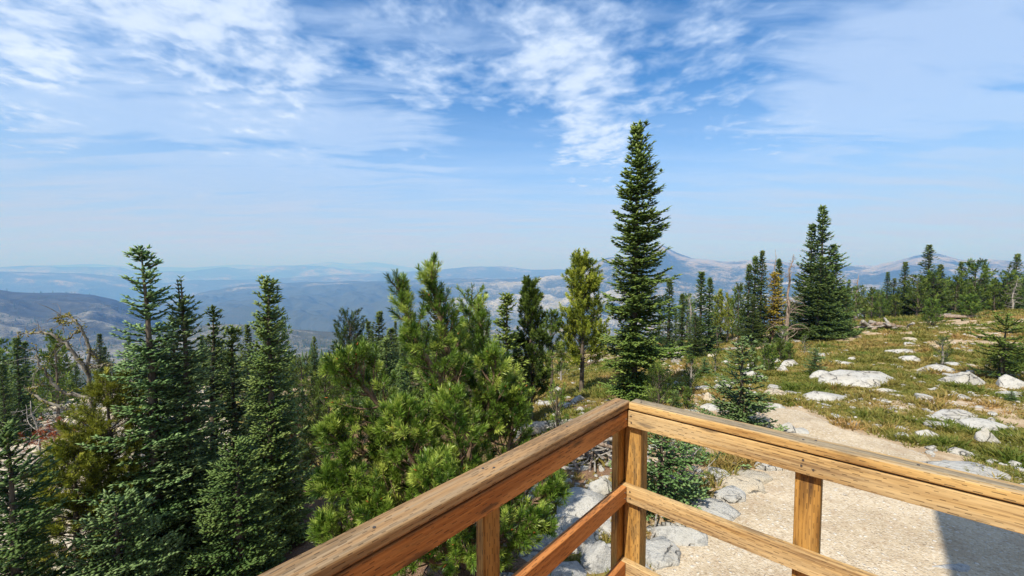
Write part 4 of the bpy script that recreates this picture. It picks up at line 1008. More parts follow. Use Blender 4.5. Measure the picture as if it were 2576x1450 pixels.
for i, px in enumerate((1815, 1845, 1800, 1870, 1925, 1985, 1700, 1730, 1660, 2000)):
    put('pineA' if i % 2 else 'spire', px, 745 + (i * 13) % 45, 34 + i, 'dim conifer in the gaps behind the trees right of the tallest conifer', 'background conifers behind the meadow edge', wide=1.2)
# meadow saplings
S = [('sapfir', 2050, 878, 940, 1.25, 'small fluffy fir sapling on the edge of the sloping white slab'), ('sapfir', 1773, 903, 942, 1.3, 'tiny dark round fir sapling beside the trail in the meadow'), ('bush', 1935, 880, 938, 1.0, 'bushy little pine beside two white rocks in the meadow'), ('sappine', 1925, 858, 925, 1.2, 'pine sapling with pale stem in the row behind the bushy little pine'),
     ('sappine', 1968, 828, 905, 1.5, 'thin pine sapling with bare pale stem in front of the golden tree'), ('bush', 1962, 862, 908, 1.0, 'low pine bush at the foot of the thin sapling'), ('bush', 1985, 872, 910, 1.0, 'low pine bush right of the thin sapling'), ('sappine', 2025, 845, 893, 1.2, 'slim green sapling by itself before the sandy strip'),
     ('sappine', 2372, 852, 927, 1.4, 'thin scruffy pine sapling alone in the grass left of the right hand boulder'), ('bush', 2347, 765, 822, 1.1, 'small round pine standing apart in front of the right tree line'), ('bush', 2440, 752, 800, 1.6, 'wide pine bush with fallen logs beside it at the right tree line'), ('sappine', 1740, 905, 990, 1.2, 'pale stemmed sapling with sparse green tufts beside the narrow trail'),
     ('sappine', 1800, 885, 935, 1.2, 'twiggy little sapling right of the tiny dark fir'), ('bush', 1730, 985, 1030, .9, 'bright green low shrub just above the right rail'), ('sapfir', 1700, 985, 1025, 1.2, 'low fir shrub above the rail near the corner'), ('sappine', 1412, 870, 958, 1.2, 'little fir like sapling on the rocky slope left of the yellowish pine'),
     ('sappine', 1300, 985, 1080, 1.5, 'thin orange tinged sapling left of the bleached log'), ('bush', 2205, 772, 800, 1.3, 'small bush behind the log pile'), ('sapfir', 2545, 985, 1010, 1.5, 'dark tuft of fir by the stacked rocks at the right edge'), ('bush', 1895, 885, 935, .7, 'dark sapling behind the blue green fir sapling')]
for k, px, py, pb_, wd, lb in S:
    put(k, px, py, None, lb, None, pb_, wide=wd)
hero_fir('spruce_tree', 'bright open spruce sapling with long side boughs at the right edge of the meadow', 2530, 805, 13.5, 1.15, 52, M_firyel, spacing=.22, nb=6, ll=.12, lw=.030, p=.55, gaps=.15, base=.05)
put('bush', 2515, 905, None, 'dark low evergreen shrub under the bright spruce sapling at the right', None, 938, wide=2.2)
put('bush', 2565, 900, None, 'dark shrub at the right edge behind the stacked rocks', None, 935, wide=2.0)
# left and centre slope trees (background forest that is still tree by tree)
put('greenfir', 790, 850, 30, 'slim mid distance fir left of the round topped pine', wide=.7)
put('greenfir', 818, 890, 34, 'small dark fir below the round topped pine', wide=.8)
put('pineA', 905, 850, 26, 'pine right under the round topped pine', wide=1.0)
put('pineA', 845, 915, 30, 'low olive pine left under the round topped pine', wide=1.0)
put('cone', 1160, 800, 24, 'dim fir behind the big bright pine', wide=.8)
for i in range(270):
    px = rnd.uniform(-260, 1240); Y = rnd.uniform(20, 62)
    if i >= 190: px = rnd.uniform(540, 1240); Y = rnd.uniform(15, 32)
    if px > 180 and Y < 30 and px < 620: Y += 25
    if 690 < px < 800: Y = max(Y, 30) + 6
    loc0 = at(px, 700, Y); zb = gz(loc0.x, loc0.y); k = rnd.choice(['greenfir', 'cone', 'pineA', 'pineB', 'spire2', 'greenfir'])
    h = rnd.uniform(2.6, 6.0) if i < 190 else rnd.uniform(1.6, 3.6)
    py = HZ - (zb + h - CAMZ) / Y * F
    if 690 < px < 900 and py < 925: py = 925
    put(k, px, py, Y, 'mid green conifer on the slope below the left firs' if px < 700 else 'mid green conifer on the slope behind the big bright pine', 'conifers on the slope below', wide=rnd.uniform(.8, 1.15))

# --- far forest: one mass of small conifers
def far_forest():
    g_ = Geo(); r_ = np.random.default_rng(9)
    def addtrees(x, y, zb, h):
        n = len(x); k = 5
        for lev in range(4):
            f0 = lev / 4.6; rad = h * .17 * (1 - f0) ** .8 * r_.uniform(.8, 1.2, n)
            a0 = r_.uniform(0, 6.28, n); zc = zb + h * f0
            ang = a0[:, None] + np.arange(k)[None] / k * 6.283
            rj = rad[:, None] * r_.uniform(.6, 1.25, (n, k))
            ring = np.stack([x[:, None] + rj * np.cos(ang), y[:, None] + rj * np.sin(ang), zc[:, None] - rj * .25 + np.zeros((n, k))], -1)
            tip = np.stack([x, y, zc + h * (.42 if lev < 3 else .36)], -1)[:, None]
            V = np.concatenate([ring, tip], 1); b_ = (np.arange(n) * (k + 1))[:, None, None]
            T = np.array([[j, (j + 1) % k, k] for j in range(k)])[None] + b_
            g_.add(V.reshape(-1, 3), T.reshape(-1, 3), None, np.repeat(r_.uniform(0, .9, n), k + 1))
    # hillside
    n = 7000; r = np.exp(r_.uniform(math.log(62), math.log(1120), n)); u = np.radians(r_.uniform(-62, 60, n))
    x = r * np.sin(u); y = r * np.cos(u); dn = fbm(x / 50, y / 50, 61, 4); kp = (dn > -.12) & ~((np.degrees(u) > 28) & (r < 90)); x, y, r = x[kp], y[kp], r[kp]
    px = 1288 + F * x / y
    kp = ~((px > 1150) & (r < 120)); x, y, r = x[kp], y[kp], r[kp]
    addtrees(x, y, ground_z(x, y) - .3, r_.uniform(4, 9, len(x)) * np.clip(r / 100, .75, 1.3))
    # knolls and burnt hill crest
    for (X, Y, Z, S2), n, hh, thr, smin in ((KN, 10000, 14, -.06, .15), (LH, 8000, 16, .0, .1)):
        nr_, nc_ = X.shape; i = r_.integers(0, nr_, n); j = r_.integers(0, nc_, n)
        ok = (S2[i, j] > smin) & (fbm(X[i, j] / 120, Y[i, j] / 120, 71, 4) > thr) | (np.abs(S2[i, j] - 1) < .03)
        i, j = i[ok], j[ok]; px = 1288 + F * X[i, j] / Y[i, j]; ok = (px > -350) & (px < 2000); i, j = i[ok], j[ok]
        addtrees(X[i, j] + r_.normal(size=len(i)) * 3, Y[i, j] + r_.normal(size=len(i)) * 3, Z[i, j] - .5, r_.uniform(.55, 1.15, len(i)) * hh)
    o = g_.obj('forest', M_farfir); tag(o, 'distant dark conifer forest covering the slopes and knolls below', 'forest', None, 'stuff')
far_forest()

# ------------------------------------------------------------------ rocks
def boulder_mesh(seed, sub=4, flat=.5, blocky=0.3, rough=.10):
    bm = bmesh.new(); bmesh.ops.create_icosphere(bm, subdivisions=sub, radius=1.0)
    r_ = np.random.default_rng(seed)
    V = np.array([v.co[:] for v in bm.verts]); F_ = np.array([[v.index for v in f.verts] for f in bm.faces]); bm.free()
    # plane cuts for a fractured look
    for k in range(int(14 + blocky * 12)):
        n = unit(r_.normal(size=3)); d = r_.uniform(.58, .86); s = V @ n; over = np.clip(s - d, 0, None); V = V - over[:, None] * n * (.88 + .1 * blocky)
    o = r_.random(3) * 50
    nz = fbm(V[:, 0] * 1.4 + o[0] + V[:, 2], V[:, 1] * 1.4 + o[1] - V[:, 2] * .7, seed, 5)
    V = V * (1 + rough * nz)[:, None]
    V[:, 2] *= flat
    V /= np.abs(V).max(0)[None] * np.array([1, 1, 1 / flat])
    return V, F_
ROCKS = {}
for i in range(10):
    ROCKS[i] = boulder_mesh(200 + i, 4, [.5, .4, .6, .35, .5, .7, .3, .45, .55, .4][i], [.3, .8, .5, .9, .2, .9, .6, .4, .7, 1][i])
def slab_mesh(seed, sub=4):
    bm = bmesh.new(); bmesh.ops.create_icosphere(bm, subdivisions=sub, radius=1.0)
    r_ = np.random.default_rng(seed)
    V = np.array([v.co[:] for v in bm.verts]); F_ = np.array([[v.index for v in f.verts] for f in bm.faces]); bm.free()
    n = r_.integers(5, 8); a = np.arange(n) / n * 6.283 + r_.uniform(-.3, .3, n); th = np.arctan2(V[:, 1], V[:, 0])
    dd = r_.uniform(.72, 1.0, n)
    rho = np.min(np.stack([dd[k] / np.maximum(np.cos(th - a[k]), .25) for k in range(n)]), 0); rho = np.minimum(rho, 1.25)
    c = np.sqrt(np.clip(1 - V[:, 2] ** 2, 0, 1)); xy = c ** .22 * rho
    Z = np.sign(V[:, 2]) * np.abs(V[:, 2]) ** .42
    P = np.stack([np.cos(th) * xy, np.sin(th) * xy, Z], 1)
    tilt = r_.normal(size=2) * .10; P[:, 2] += P[:, 0] * tilt[0] + P[:, 1] * tilt[1]
    nz = fbm(P[:, 0] * 1.6 + seed, P[:, 1] * 1.6 + P[:, 2] * .4, seed, 5)
    P[:, :2] *= (1 + .07 * nz)[:, None]; P[:, 2] += .16 * nz
    P /= np.abs(P).max(0)[None]
    return P, F_
for i in range(6): ROCKS[10 + i] = slab_mesh(300 + i)
def rock(label, px, pyc, wpx, hpx, kind=0, depth=.7, mat=M_gran, rz=0.0, sink=.35, tilt=0.0, group=None, name='boulder', zoff=0.0):
    """rock whose visible lower edge sits near pyc + hpx/2"""
    g_ = ground_hit(px, pyc + hpx * .35)
    sx = 1.16 * wpx / F * g_.y / 2; dist = g_.y; hpx = hpx * 1.12
    V, F_ = ROCKS[kind]
    # visible height comes from the rock's rise plus the depth of its top seen from above
    vis = hpx / F * dist; down = (CAMZ - g_.z) / dist
    sy = sx * depth; rise = max(.03, (vis - 2 * sy * down * .8))
    if rise <= .031: sy = max(.05, vis / (2 * down) * .95); rise = max(.03, sx * .10)
    if kind >= 10: sy = max(.05, vis / (2 * down) * 1.0); rise = min(.12, sx * .4); sink = .55; 
    sz = rise / (1 - sink) / max(.1, V[:, 2].max())
    P = V * np.array([sx, sy, sz]); P[:, 2] += rise - P[:, 2].max()
    o = mesh_np(name, P, [F_], mat, None, None, True)
    o.location = (g_.x, g_.y + sy * .3, g_.z + zoff); o.rotation_euler = (tilt, 0, rz)
    RP.append((o.location.x, o.location.y, sx, sy, rz)); tag(o, label, 'rock', group); return o
RP = []
rock('large domed white boulder in the middle of the meadow', 2184, 950, 212, 52, 0, .55)
rock('smooth white boulder below the large domed one', 2090, 993, 110, 36, 4, .7)
rock('broad white boulder with dark cracks at the right of the meadow', 2425, 953, 125, 50, 2, .6)
rock('long low white slab rising behind the cracked boulder', 2375, 925, 130, 26, 6, .5, rz=.35)
rock('flat white slab flush with the ground beside the gravel path', 2400, 1185, 250, 62, 12, .8, rz=-.1, sink=.8)
rock('sloping pale slab above the row of rocks on the right', 2415, 1040, 150, 34, 3, .5, rz=.3)
rock('wide overhanging white rock with a dark underside on the right', 2478, 1072, 100, 26, 9, .6, tilt=.15, zoff=.08)
rock('pointed white rock left of the overhanging rock', 2375, 1071, 62, 26, 1, .7)
rock('blocky white rock in the grass below the pointed rock', 2345, 1091, 62, 28, 5, .7)
rock('upright white rock below the overhanging rock', 2490, 1101, 52, 44, 5, .7)
rock('low white rock with grass round it above the flat slab', 2432, 1137, 74, 30, 8, .7)
rock('small white rock at the right edge below the upright rock', 2560, 1165, 36, 20, 4, .7)
rock('curved white rock rim at the right edge of the meadow', 2570, 962, 90, 40, 8, .7)
rock('stacked flat rock below the curved rim at the right edge', 2560, 990, 100, 18, 3, .6)
rock('thin straight white slab on the sandy shelf', 2235, 985, 165, 12, 6, .25, sink=.7)
rock('thin short slab on the sandy shelf at the right', 2420, 1000, 80, 12, 6, .4, sink=.7)
rock('leaning white rock against the bushy little pine', 1898, 922, 30, 20, 5, .7)
rock('flat white rock at the foot of the leaning one', 1893, 940, 45, 24, 4, .7)
rock('small white rock right of the bushy little pine', 1953, 909, 32, 16, 1, .7)
rock('upper end of the long stepped white rock in the meadow', 1990, 914, 66, 18, 3, .5, rz=.5)
rock('lower end of the long stepped white rock in the meadow', 1970, 930, 44, 16, 3, .5, rz=.5)
rock('sloping white slab under the fluffy fir sapling', 2072, 944, 90, 26, 9, .5, rz=.5)
rock('second sloping slab right of the fluffy sapling', 2090, 952, 60, 18, 3, .5, rz=.4)
rock('flat white rock in the grass above the large domed boulder', 2125, 912, 62, 15, 4, .6)
rock('wide pale rock in the upper right of the meadow', 2285, 882, 82, 14, 6, .6)
rock('small double rock below the wide pale rock', 2298, 903, 46, 18, 1, .7)
rock('flat white rock beside the left bushes of the sandy strip', 2040, 886, 60, 9, 6, .6)
rock('pale rock patch in the upper middle of the meadow', 2075, 892, 40, 10, 3, .6)
rock('low white rock left of the smooth boulder', 1995, 987, 44, 14, 4, .7)
rock('small flat rock left of the low white rock', 1915, 905 + 45, 34, 12, 3, .7)
rock('pale rock right of the blue green fir sapling', 1950, 1020, 60, 20, 3, .7)
rock('round pale rock in the grass left of the blue green sapling', 1818, 968, 52, 30, 2, .7)
rock('warm tan rock just above the rail left of the blue green sapling', 1790, 1000, 40, 24, 8, .7, M_granw)
rock('long white rock just above the right rail', 1800, 1022, 62, 22, 4, .7)
rock('flat grey white rock in green grass above the rail', 1775, 975, 50, 16, 6, .7, M_grang)
rock('grey rock on the far side of the rail beside the gravel', 1990, 1075, 40, 26, 5, .7, M_grang)
rock('flat white rock beside the gravel above the right rail', 2020, 1083, 70, 24, 6, .7)
rock('round white rock on the narrow dirt trail', 1706, 968, 24, 18, 4, .8)
rock('white rock at the foot of the yellowish pine', 1455, 1002, 46, 26, 2, .8)
rock('small white rock on the slope left of the yellowish pine', 1408, 980, 28, 18, 4, .8)
rock('grey white flat rock below the tree gap left of the rail corner', 1385, 1012, 60, 18, 6, .8, M_grang)
rock('pale rock left of the slim bright sapling', 1330, 1024, 60, 22, 8, .7)
rock('grey rock beside the end of the bleached log', 1310, 1090, 34, 44, 5, .7, M_grang)
# border stones
BS = [(1797, 1278, 104, 72, 5, 'large square white stone of the path border'), (1842, 1247, 66, 34, 8, 'flat grey white border stone behind the square one'), (1873, 1218, 86, 44, 3, 'warm tan border stone between two pale ones'), (1905, 1193, 78, 42, 1, 'pale cream slab near the top of the path border'),
      (1942, 1178, 60, 16, 6, 'thin white slab at the top end of the path border'), (1828, 1208, 44, 26, 4, 'round grey stone behind the path border'), (1765, 1300, 62, 34, 9, 'low white stone left of the square border stone'), (1712, 1352, 112, 42, 3, 'wide pale border stone seen under the mid rail'),
      (1662, 1388, 92, 68, 2, 'rounded border stone right of the corner post'), (1614, 1432, 52, 66, 8, 'border stone touching the bottom of the corner post'), (1812, 1190, 40, 30, 5, 'dark sided broken stone near the low fir skirt')]
for px, py, w_, h_, k, lb in BS:
    rock(lb, px, py, w_ * 1.14, h_ * 1.12, 10 + k % 6, .8, M_granw if 'tan' in lb or 'cream' in lb else M_gran, rz=.25 * (k % 3 - 1), sink=.45, name='border_stone')
for px, py, w_, h_, k, lb, m_2 in [(1480, 1265, 130, 90, 1, 'big white boulder left of the corner post below the branch pile', M_gran), (1525, 1228, 66, 60, 5, 'upper white block wedged against the corner post', M_gran), (1425, 1330, 150, 110, 3, 'long white rock slanting down under the left rail', M_gran), (1505, 1385, 100, 100, 2, 'grey streaked boulder between the left rails and the corner post', M_grang),
                               (1425, 1430, 90, 60, 5, 'grey boulder at the bottom under the left low rail', M_grang), (1270, 1445, 60, 26, 4, 'small blue grey rock at the very bottom under the left post', M_grang), (1345, 1385, 80, 46, 9, 'white rock poking out from the bright pine under the left rail', M_gran), (1540, 1330, 70, 46, 8, 'white rock behind the corner post at its left', M_gran),
                               (2415, 1430, 110, 30, 6, 'pale grey slab in the building shadow at the bottom right', M_grang), (2350, 1340, 30, 14, 4, 'small pale stone in the gravel left of the building shadow', M_gran), (2010, 1380, 26, 10, 4, 'tiny pale stone in the gravel under the mid rail', M_gran), (1330, 1250, 44, 26, 2, 'white rock glimpsed inside the bright pine', M_gran)]:
    rock(lb, px, py, w_ * (1.25 if w_ > 60 else 1), h_ * 1.2, k, .8, m_2, sink=.3)
# small scattered rocks in the meadow: too many to name, still one object each where large enough
r_ = np.random.default_rng(12)
cnt = 0
while cnt < 170:
    px = r_.uniform(1300, 2600); py = r_.uniform(850, 1130); h0 = ground_hit(px, py)
    if float(pathv(np.array([h0.x]), np.array([h0.y]))[0]) > -.1 or h0.y > 45: continue
    w_ = r_.uniform(12, 44) * (py - 700) / 300
    rock('small pale flat rock scattered in the meadow grass', px, py, w_, w_ * r_.uniform(.22, .42), int(r_.integers(0, 16)), r_.uniform(.5, .9), [M_gran, M_gran, M_granw][cnt % 3], r_.uniform(-.5, .5), .5, group='small rocks scattered in the meadow', name='small_rock')
    cnt += 1

def pebble_field(name, label, n, sampler, smin, smax, mat, seed):
    g_ = Geo(); q_ = np.random.default_rng(seed)
    x, y = sampler(n, q_); z_ = ground_z(x, y)
    s = np.exp(q_.uniform(math.log(smin), math.log(smax), len(x)))
    bm = bmesh.new(); bmesh.ops.create_icosphere(bm, subdivisions=1, radius=1.0)
    V0 = np.array([v.co[:] for v in bm.verts]); F0 = np.array([[v.index for v in f.verts] for f in bm.faces]); bm.free()
    m = len(x); nv = len(V0)
    a = q_.uniform(0, 6.28, m); ca, sa = np.cos(a), np.sin(a)
    V = V0[None] * q_.uniform(.65, 1.2, (m, nv, 1)) * s[:, None, None] * np.stack([q_.uniform(.8, 1.5, m), q_.uniform(.6, 1, m), q_.uniform(.25, .6, m)], 1)[:, None, :]
    X = V[..., 0] * ca[:, None] - V[..., 1] * sa[:, None]; Y = V[..., 0] * sa[:, None] + V[..., 1] * ca[:, None]
    V = np.stack([X + x[:, None], Y + y[:, None], V[..., 2] + z_[:, None] + s[:, None] * .12], -1)
    T = F0[None] + (np.arange(m) * nv)[:, None, None]
    g_.add(V.reshape(-1, 3), T.reshape(-1, 3))
    o = g_.obj(name, mat); tag(o, label, 'stones', None, 'stuff'); return o
def s_scree(n, q):
    px = q.uniform(-450, 560, n); Y = np.exp(q.uniform(math.log(7), math.log(42), n)); return (px - 1288) / F * Y, Y
pebble_field('scree', 'pale broken scree covering the steep slope at the left', 16000, s_scree, .05, .34, M_granw, 1)
def s_path(n, q):
    x = q.uniform(0, 16, n); y = q.uniform(1.5, 13, n); k = pathv(x, y) > -.05; return x[k], y[k]
pebble_field('gravel', 'small loose stones scattered on the sandy path', 9000, s_path, .006, .024, M_gran, 2)
def s_mead(n, q):
    px = q.uniform(1150, 2700, n); Y = np.exp(q.uniform(math.log(5), math.log(40), n)); x = (px - 1288) / F * Y
    k = (pathv(x, Y) < 0) & (fbm(x / 2.2, Y / 2.2, 21, 3) < .08); return x[k], Y[k]
pebble_field('rubble', 'scattered chips of pale rock in the bare soil between the grass', 5200, s_mead, .02, .13, M_gran, 3)

def twig_litter():
    q = np.random.default_rng(18); g_ = Geo()
    x = q.uniform(0, 14, 2600); y = q.uniform(2.5, 11, 2600); k = pathv(x, y) > .0; x, y = x[k], y[k]
    z_ = ground_z(x, y) + .026; n = len(x); a = q.uniform(0, 6.28, n); L = q.uniform(.02, .09, n); w = q.uniform(.0015, .004, n)
    D = np.stack([np.cos(a), np.sin(a), q.normal(size=n) * .15], 1); P = np.stack([x, y, z_], 1)
    spindles(g_, P, D, L, w, .9, q.random(n))
    o = g_.obj('twig_litter', M_deadbrown); tag(o, 'tiny dry twigs and needles strewn over the gravel', 'litter', None, 'stuff')
twig_litter()

# ------------------------------------------------------------------ grass
def grass():
    q = np.random.default_rng(8); g_ = Geo()
    n = 44000
    px = q.uniform(1120, 2720, n); Y = np.exp(q.uniform(math.log(5.2), math.log(48), n)); x = (px - 1288) / F * Y
    # left slope gets a little as well
    m_ = grass_mask(x, Y); k = q.random(n) < m_ * .95; x, Y, m_ = x[k], Y[k], m_[k]
    ex = []; ey = []
    for (ox, oy, sx, sy, rz) in RP:
        if pathv(np.array([ox]), np.array([oy]))[0] > -.1 or oy > 30: continue
        k_ = int(min(60, 10 + sx * 40)); th = q.uniform(0, 6.28, k_); th = th[np.sin(th * 2 + ox * 9) > -.5]
        f_ = q.uniform(.92, 1.18, len(th)); lx = np.cos(th) * sx * f_; ly = np.sin(th) * sy * f_
        ex.append(ox + lx * math.cos(rz) - ly * math.sin(rz)); ey.append(oy + lx * math.sin(rz) + ly * math.cos(rz))
    x = np.concatenate([x] + ex); Y = np.concatenate([Y] + ey)
    n = len(x); z_ = ground_z(x, Y); bl = 13
    size = (.062 + .0020 * Y) * q.uniform(.6, 1.35, n) * (1 + 1.1 * sstep(fbm(x / .55, Y / .55, 95, 2), .15, .45))
    tint = .50 + fbm(x / 1.8, Y / 1.8, 91, 3) * .75 + q.normal(size=n) * .13
    X = np.repeat(x, bl); YY = np.repeat(Y, bl); ZZ = np.repeat(z_, bl); S_ = np.repeat(size, bl)
    a = q.uniform(0, 6.28, n * bl); out = q.uniform(.15, 1.0, n * bl); rr_ = q.random(n * bl) * S_ * .9
    P = np.stack([X + np.cos(a) * rr_, YY + np.sin(a) * rr_, ZZ - .02], -1)
    D = np.stack([np.cos(a) * out, np.sin(a) * out, np.ones(n * bl) * 1.1], -1); D = unit(D)
    L = S_ * q.uniform(.7, 1.3, n * bl); wv = S_ * .055 + .0006 * YY
    sd_ = unit(np.cross(D, q.normal(size=(n * bl, 3)))) * wv[:, None]
    mid = P + D * (L * .6)[:, None]; tip = P + D * L[:, None] + np.stack([np.cos(a), np.sin(a), -np.ones(n * bl) * .5], -1) * (L * .18)[:, None]
    V = np.stack([P - sd_, P + sd_, mid + sd_ * .7, mid - sd_ * .7, tip], 1); o_ = (np.arange(n * bl) * 5)[:, None, None]
    T = np.array([[0, 1, 2], [0, 2, 3], [3, 2, 4]])[None] + o_
    g_.add(V.reshape(-1, 3), T.reshape(-1, 3), None, np.repeat(np.repeat(tint, bl), 5))
    o = g_.obj('grass', M_grass); tag(o, 'tufts of green and tan mountain grass across the meadow', 'grass', None, 'stuff')
grass()

# ------------------------------------------------------------------ logs and dead wood
def log_mesh(L, r0, r1, seed, ns=14, K=16, bend=.04, split=.12):
    r_ = np.random.default_rng(seed); g_ = Geo(); q = np.linspace(0, 1, K)
    P = np.stack([q * L - L / 2, np.cumsum(r_.normal(size=K)) * bend * L / K, np.cumsum(r_.normal(size=K)) * bend * .6 * L / K], 1)
    a = np.arange(ns) / ns * 6.283; rad = np.linspace(r0, r1, K)
    prof = 1 + split * r_.normal(size=ns); rr_ = rad[:, None] * prof[None] * (1 + .04 * r_.normal(size=(K, ns)))
    V = P[:, None] + np.stack([np.zeros((K, ns)), rr_ * np.cos(a), rr_ * np.sin(a)], -1)
    i = np.arange(K - 1)[:, None] * ns; j = np.arange(ns)[None]; j2 = (j + 1) % ns
    Q = np.stack([i + j, i + j2, i + ns + j2, i + ns + j], -1).reshape(-1, 4)
    Vf = V.reshape(-1, 3); c0, c1 = len(Vf), len(Vf) + 1
    T = [[(jj + 1) % ns, jj, c0] for jj in range(ns)] + [[(K - 1) * ns + jj, (K - 1) * ns + (jj + 1) % ns, c1] for jj in range(ns)]
    g_.add(np.vstack([Vf, P[0], P[-1]]), T, Q); return g_
lp = ground_hit(1372, 1090)
lg = log_mesh(1.5, .17, .15, 5); o = lg.obj('log', M_dead); o.location = (lp.x + .1, lp.y + .1, lp.z + .14); o.rotation_euler = (0, .03, .35)
tag(o, 'thick bleached grey log with split grain left of the rail corner', 'log')
def pile(label, px, py, n, L, r, spread, mat, seed, h=.3, name='branch_pile'):
    c = ground_hit(px, py); root = empty(name, c); r_ = np.random.default_rng(seed)
    for i in range(n):
        l = L * r_.uniform(.4, 1.1); rr_ = r * r_.uniform(.35, 1.1)
        g_ = log_mesh(l, rr_, rr_ * r_.uniform(.3, .8), seed * 50 + i, 7, 9, .25, .12); o = g_.obj('branch', mat[i % len(mat)], root, i % 2 == 0)
        o.location = (r_.normal() * spread[0], r_.normal() * spread[1], rr_ + abs(r_.normal()) * h * .6); o.rotation_euler = (r_.uniform(0, 6), r_.normal() * .25, r_.uniform(-1.5, 1.5))
    tag(root, label, 'wood pile'); return root
pile('heap of grey and reddish broken branches seen through the rails left of the corner post', 1490, 1150, 75, 1.0, .045, (.42, .42), [M_dead, M_deadbrown, M_dead], 3, .42)
pile('weathered grey log pile in the meadow in front of the tree line', 2232, 830, 16, 1.7, .13, (.8, .4), [M_deadbrown, M_dead], 4, .3, 'log_pile')
def logs(label, px, py, L, r, rz, seed, mat=M_deadbrown):
    c = ground_hit(px, py); g_ = log_mesh(L, r, r * .6, seed, 9, 12, .12); o = g_.obj('log', mat, None, True); o.location = (c.x, c.y, c.z + r * .7); o.rotation_euler = (0, 0, rz); tag(o, label, 'log')
logs('long brown fallen trunk left of the grey log pile', 2120, 832, 5.0, .16, .05, 21)
logs('thin grey fallen trunk right above the long brown one', 2150, 822, 3.8, .10, -.12, 22, M_dead)
logs('fallen brown trunk at the foot of the right tree line', 2440, 800, 6.5, .16, .04, 23)
logs('short pale fallen branch beside the right tree line trunk', 2385, 793, 2.4, .10, .5, 24, M_dead)
logs('small bleached fallen log in the grass near the large fir clump', 1845, 882, 1.4, .12, .3, 25, M_dead)
def stump(label, px, py, h, r, seed):
    c = ground_hit(px, py); r_ = np.random.default_rng(seed); g_ = Geo(); q = np.linspace(0, 1, 6)
    tube(g_, np.stack([q * .1, q * 0, q * h], 1), r * (1.3 - .5 * q), 9, 0, .14, r_); o = g_.obj('stump', M_dead); o.location = (c.x, c.y, c.z - .03); tag(o, label, 'stump')
stump('small pale stump in front of the needle thin firs', 1853, 868, .35, .13, 1)
stump('split grey stump beside the trail right of the tallest conifer', 1700, 912, .75, .22, 2)
stump('low brown stump beside the split grey one', 1672, 908, .5, .2, 3)
# loose stick seen under the mid rail
c = ground_hit(1650, 1340); g_ = log_mesh(.8, .022, .012, 31, 6, 10, .3); o = g_.obj('stick', M_dead); o.location = (c.x, c.y, c.z + .04); o.rotation_euler = (0, -.25, 1.0); tag(o, 'thin grey stick lying beside the corner post under the mid rail', 'stick')

# ------------------------------------------------------------------ deck with its railing
u_ = Vector((math.sin(R(41.6)), math.cos(R(41.6)), 0)); v_ = Vector((math.sin(R(131.6)), math.cos(R(131.6)), 0))
O = at(1579.6, 1031.4, 2.15)          # inner corner, gap between cap and side board
deck = empty('deck', (O.x, O.y, CAMZ - 1.75))
Minv = Matrix.Translation(deck.location).inverted()
def board(name, along, u0, u1, v0, v1, z0, z1, mat, bev=.006, seed=0, segs=2, label=None):
    """box in deck axes (u along the left rail, v along the right rail, z relative to O), long axis on local X"""
    if along == 'u': ax, ay, az_, dims = u_, -v_, Vector((0, 0, 1)), (u1 - u0, v1 - v0, z1 - z0)
    elif along == 'v': ax, ay, az_, dims = v_, u_, Vector((0, 0, 1)), (v1 - v0, u1 - u0, z1 - z0)
    else: ax, ay, az_, dims = Vector((0, 0, 1)), u_, -v_, (z1 - z0, u1 - u0, v1 - v0)
    ctr = O + u_ * (u0 + u1) / 2 + v_ * (v0 + v1) / 2 + Vector((0, 0, (z0 + z1) / 2))
    bm = bmesh.new(); bmesh.ops.create_cube(bm, size=1.0)
    for v in bm.verts: v.co = Vector((v.co.x * dims[0], v.co.y * dims[1], v.co.z * dims[2]))
    bmesh.ops.bevel(bm, geom=list(bm.edges), offset=bev, segments=segs, profile=.5, affect='EDGES')
    r_ = random.Random(seed)
    off = r_.uniform(0, 9)
    # shift the board's own origin so that each has its own grain
    for v in bm.verts: v.co.x += off
    me = bpy.data.meshes.new(name); bm.to_mesh(me); bm.free(); me.materials.append(mat)
    for p_ in me.polygons: p_.use_smooth = p_.area < .0
    o = bpy.data.objects.new(name, me); COL.objects.link(o)
    M = Matrix((ax, ay, az_)).transposed().to_4x4()
    if M.determinant() < 0: M = Matrix((ax, -ay, az_)).transposed().to_4x4()
    M.translation = ctr - ax * off
    o.parent = deck; o.matrix_local = Minv @ M
    if label: o['label'] = label
    return o
BW, BT = .089, .038
board('top_rail', 'u', -4.2, .03, -.087, .002, .003, .043, M_woodCL, .009, 1, 3, 'weathered brown left top rail')
board('top_rail', 'v', .004, 3.2, 0, 0, 0, 0, M_woodC) if False else None
board('top_rail', 'v', -.003, .087, .003, 2.6, .003, .043, M_woodC, .009, 2, 3, 'golden right top rail with grey weathered top')
board('side_rail', 'u', -4.2, -.002, -BT, 0, -BW, -.003, M_woodR, .004, 3, 2, 'orange brown left side rail')
board('side_rail', 'v', 0, BT, .0005, 2.6, -BW - .001, -.004, M_wood, .004, 4, 2, 'golden yellow right side rail with dark knots')
zm = -1.169 + (CAMZ - O.z); zm = (CAMZ - 1.169) - O.z
board('mid_rail', 'u', -4.2, -.002, -BT, 0, zm - BW, zm, M_woodR, .004, 5, 2, 'orange left mid rail')
board('mid_rail', 'v', 0, BT, -.036, 2.6, zm - BW, zm + .001, M_wood, .004, 6, 2, 'weathered golden right mid rail')
zl = (CAMZ - 1.593) - O.z
board('low_rail', 'u', -4.2, -.002, -BT, 0, zl - BW, zl, M_woodR, .004, 7)
board('low_rail', 'v', 0, BT, -.036, 2.6, zl - BW, zl + .001, M_wood, .004, 8)
zd = (CAMZ - 1.75) - O.z
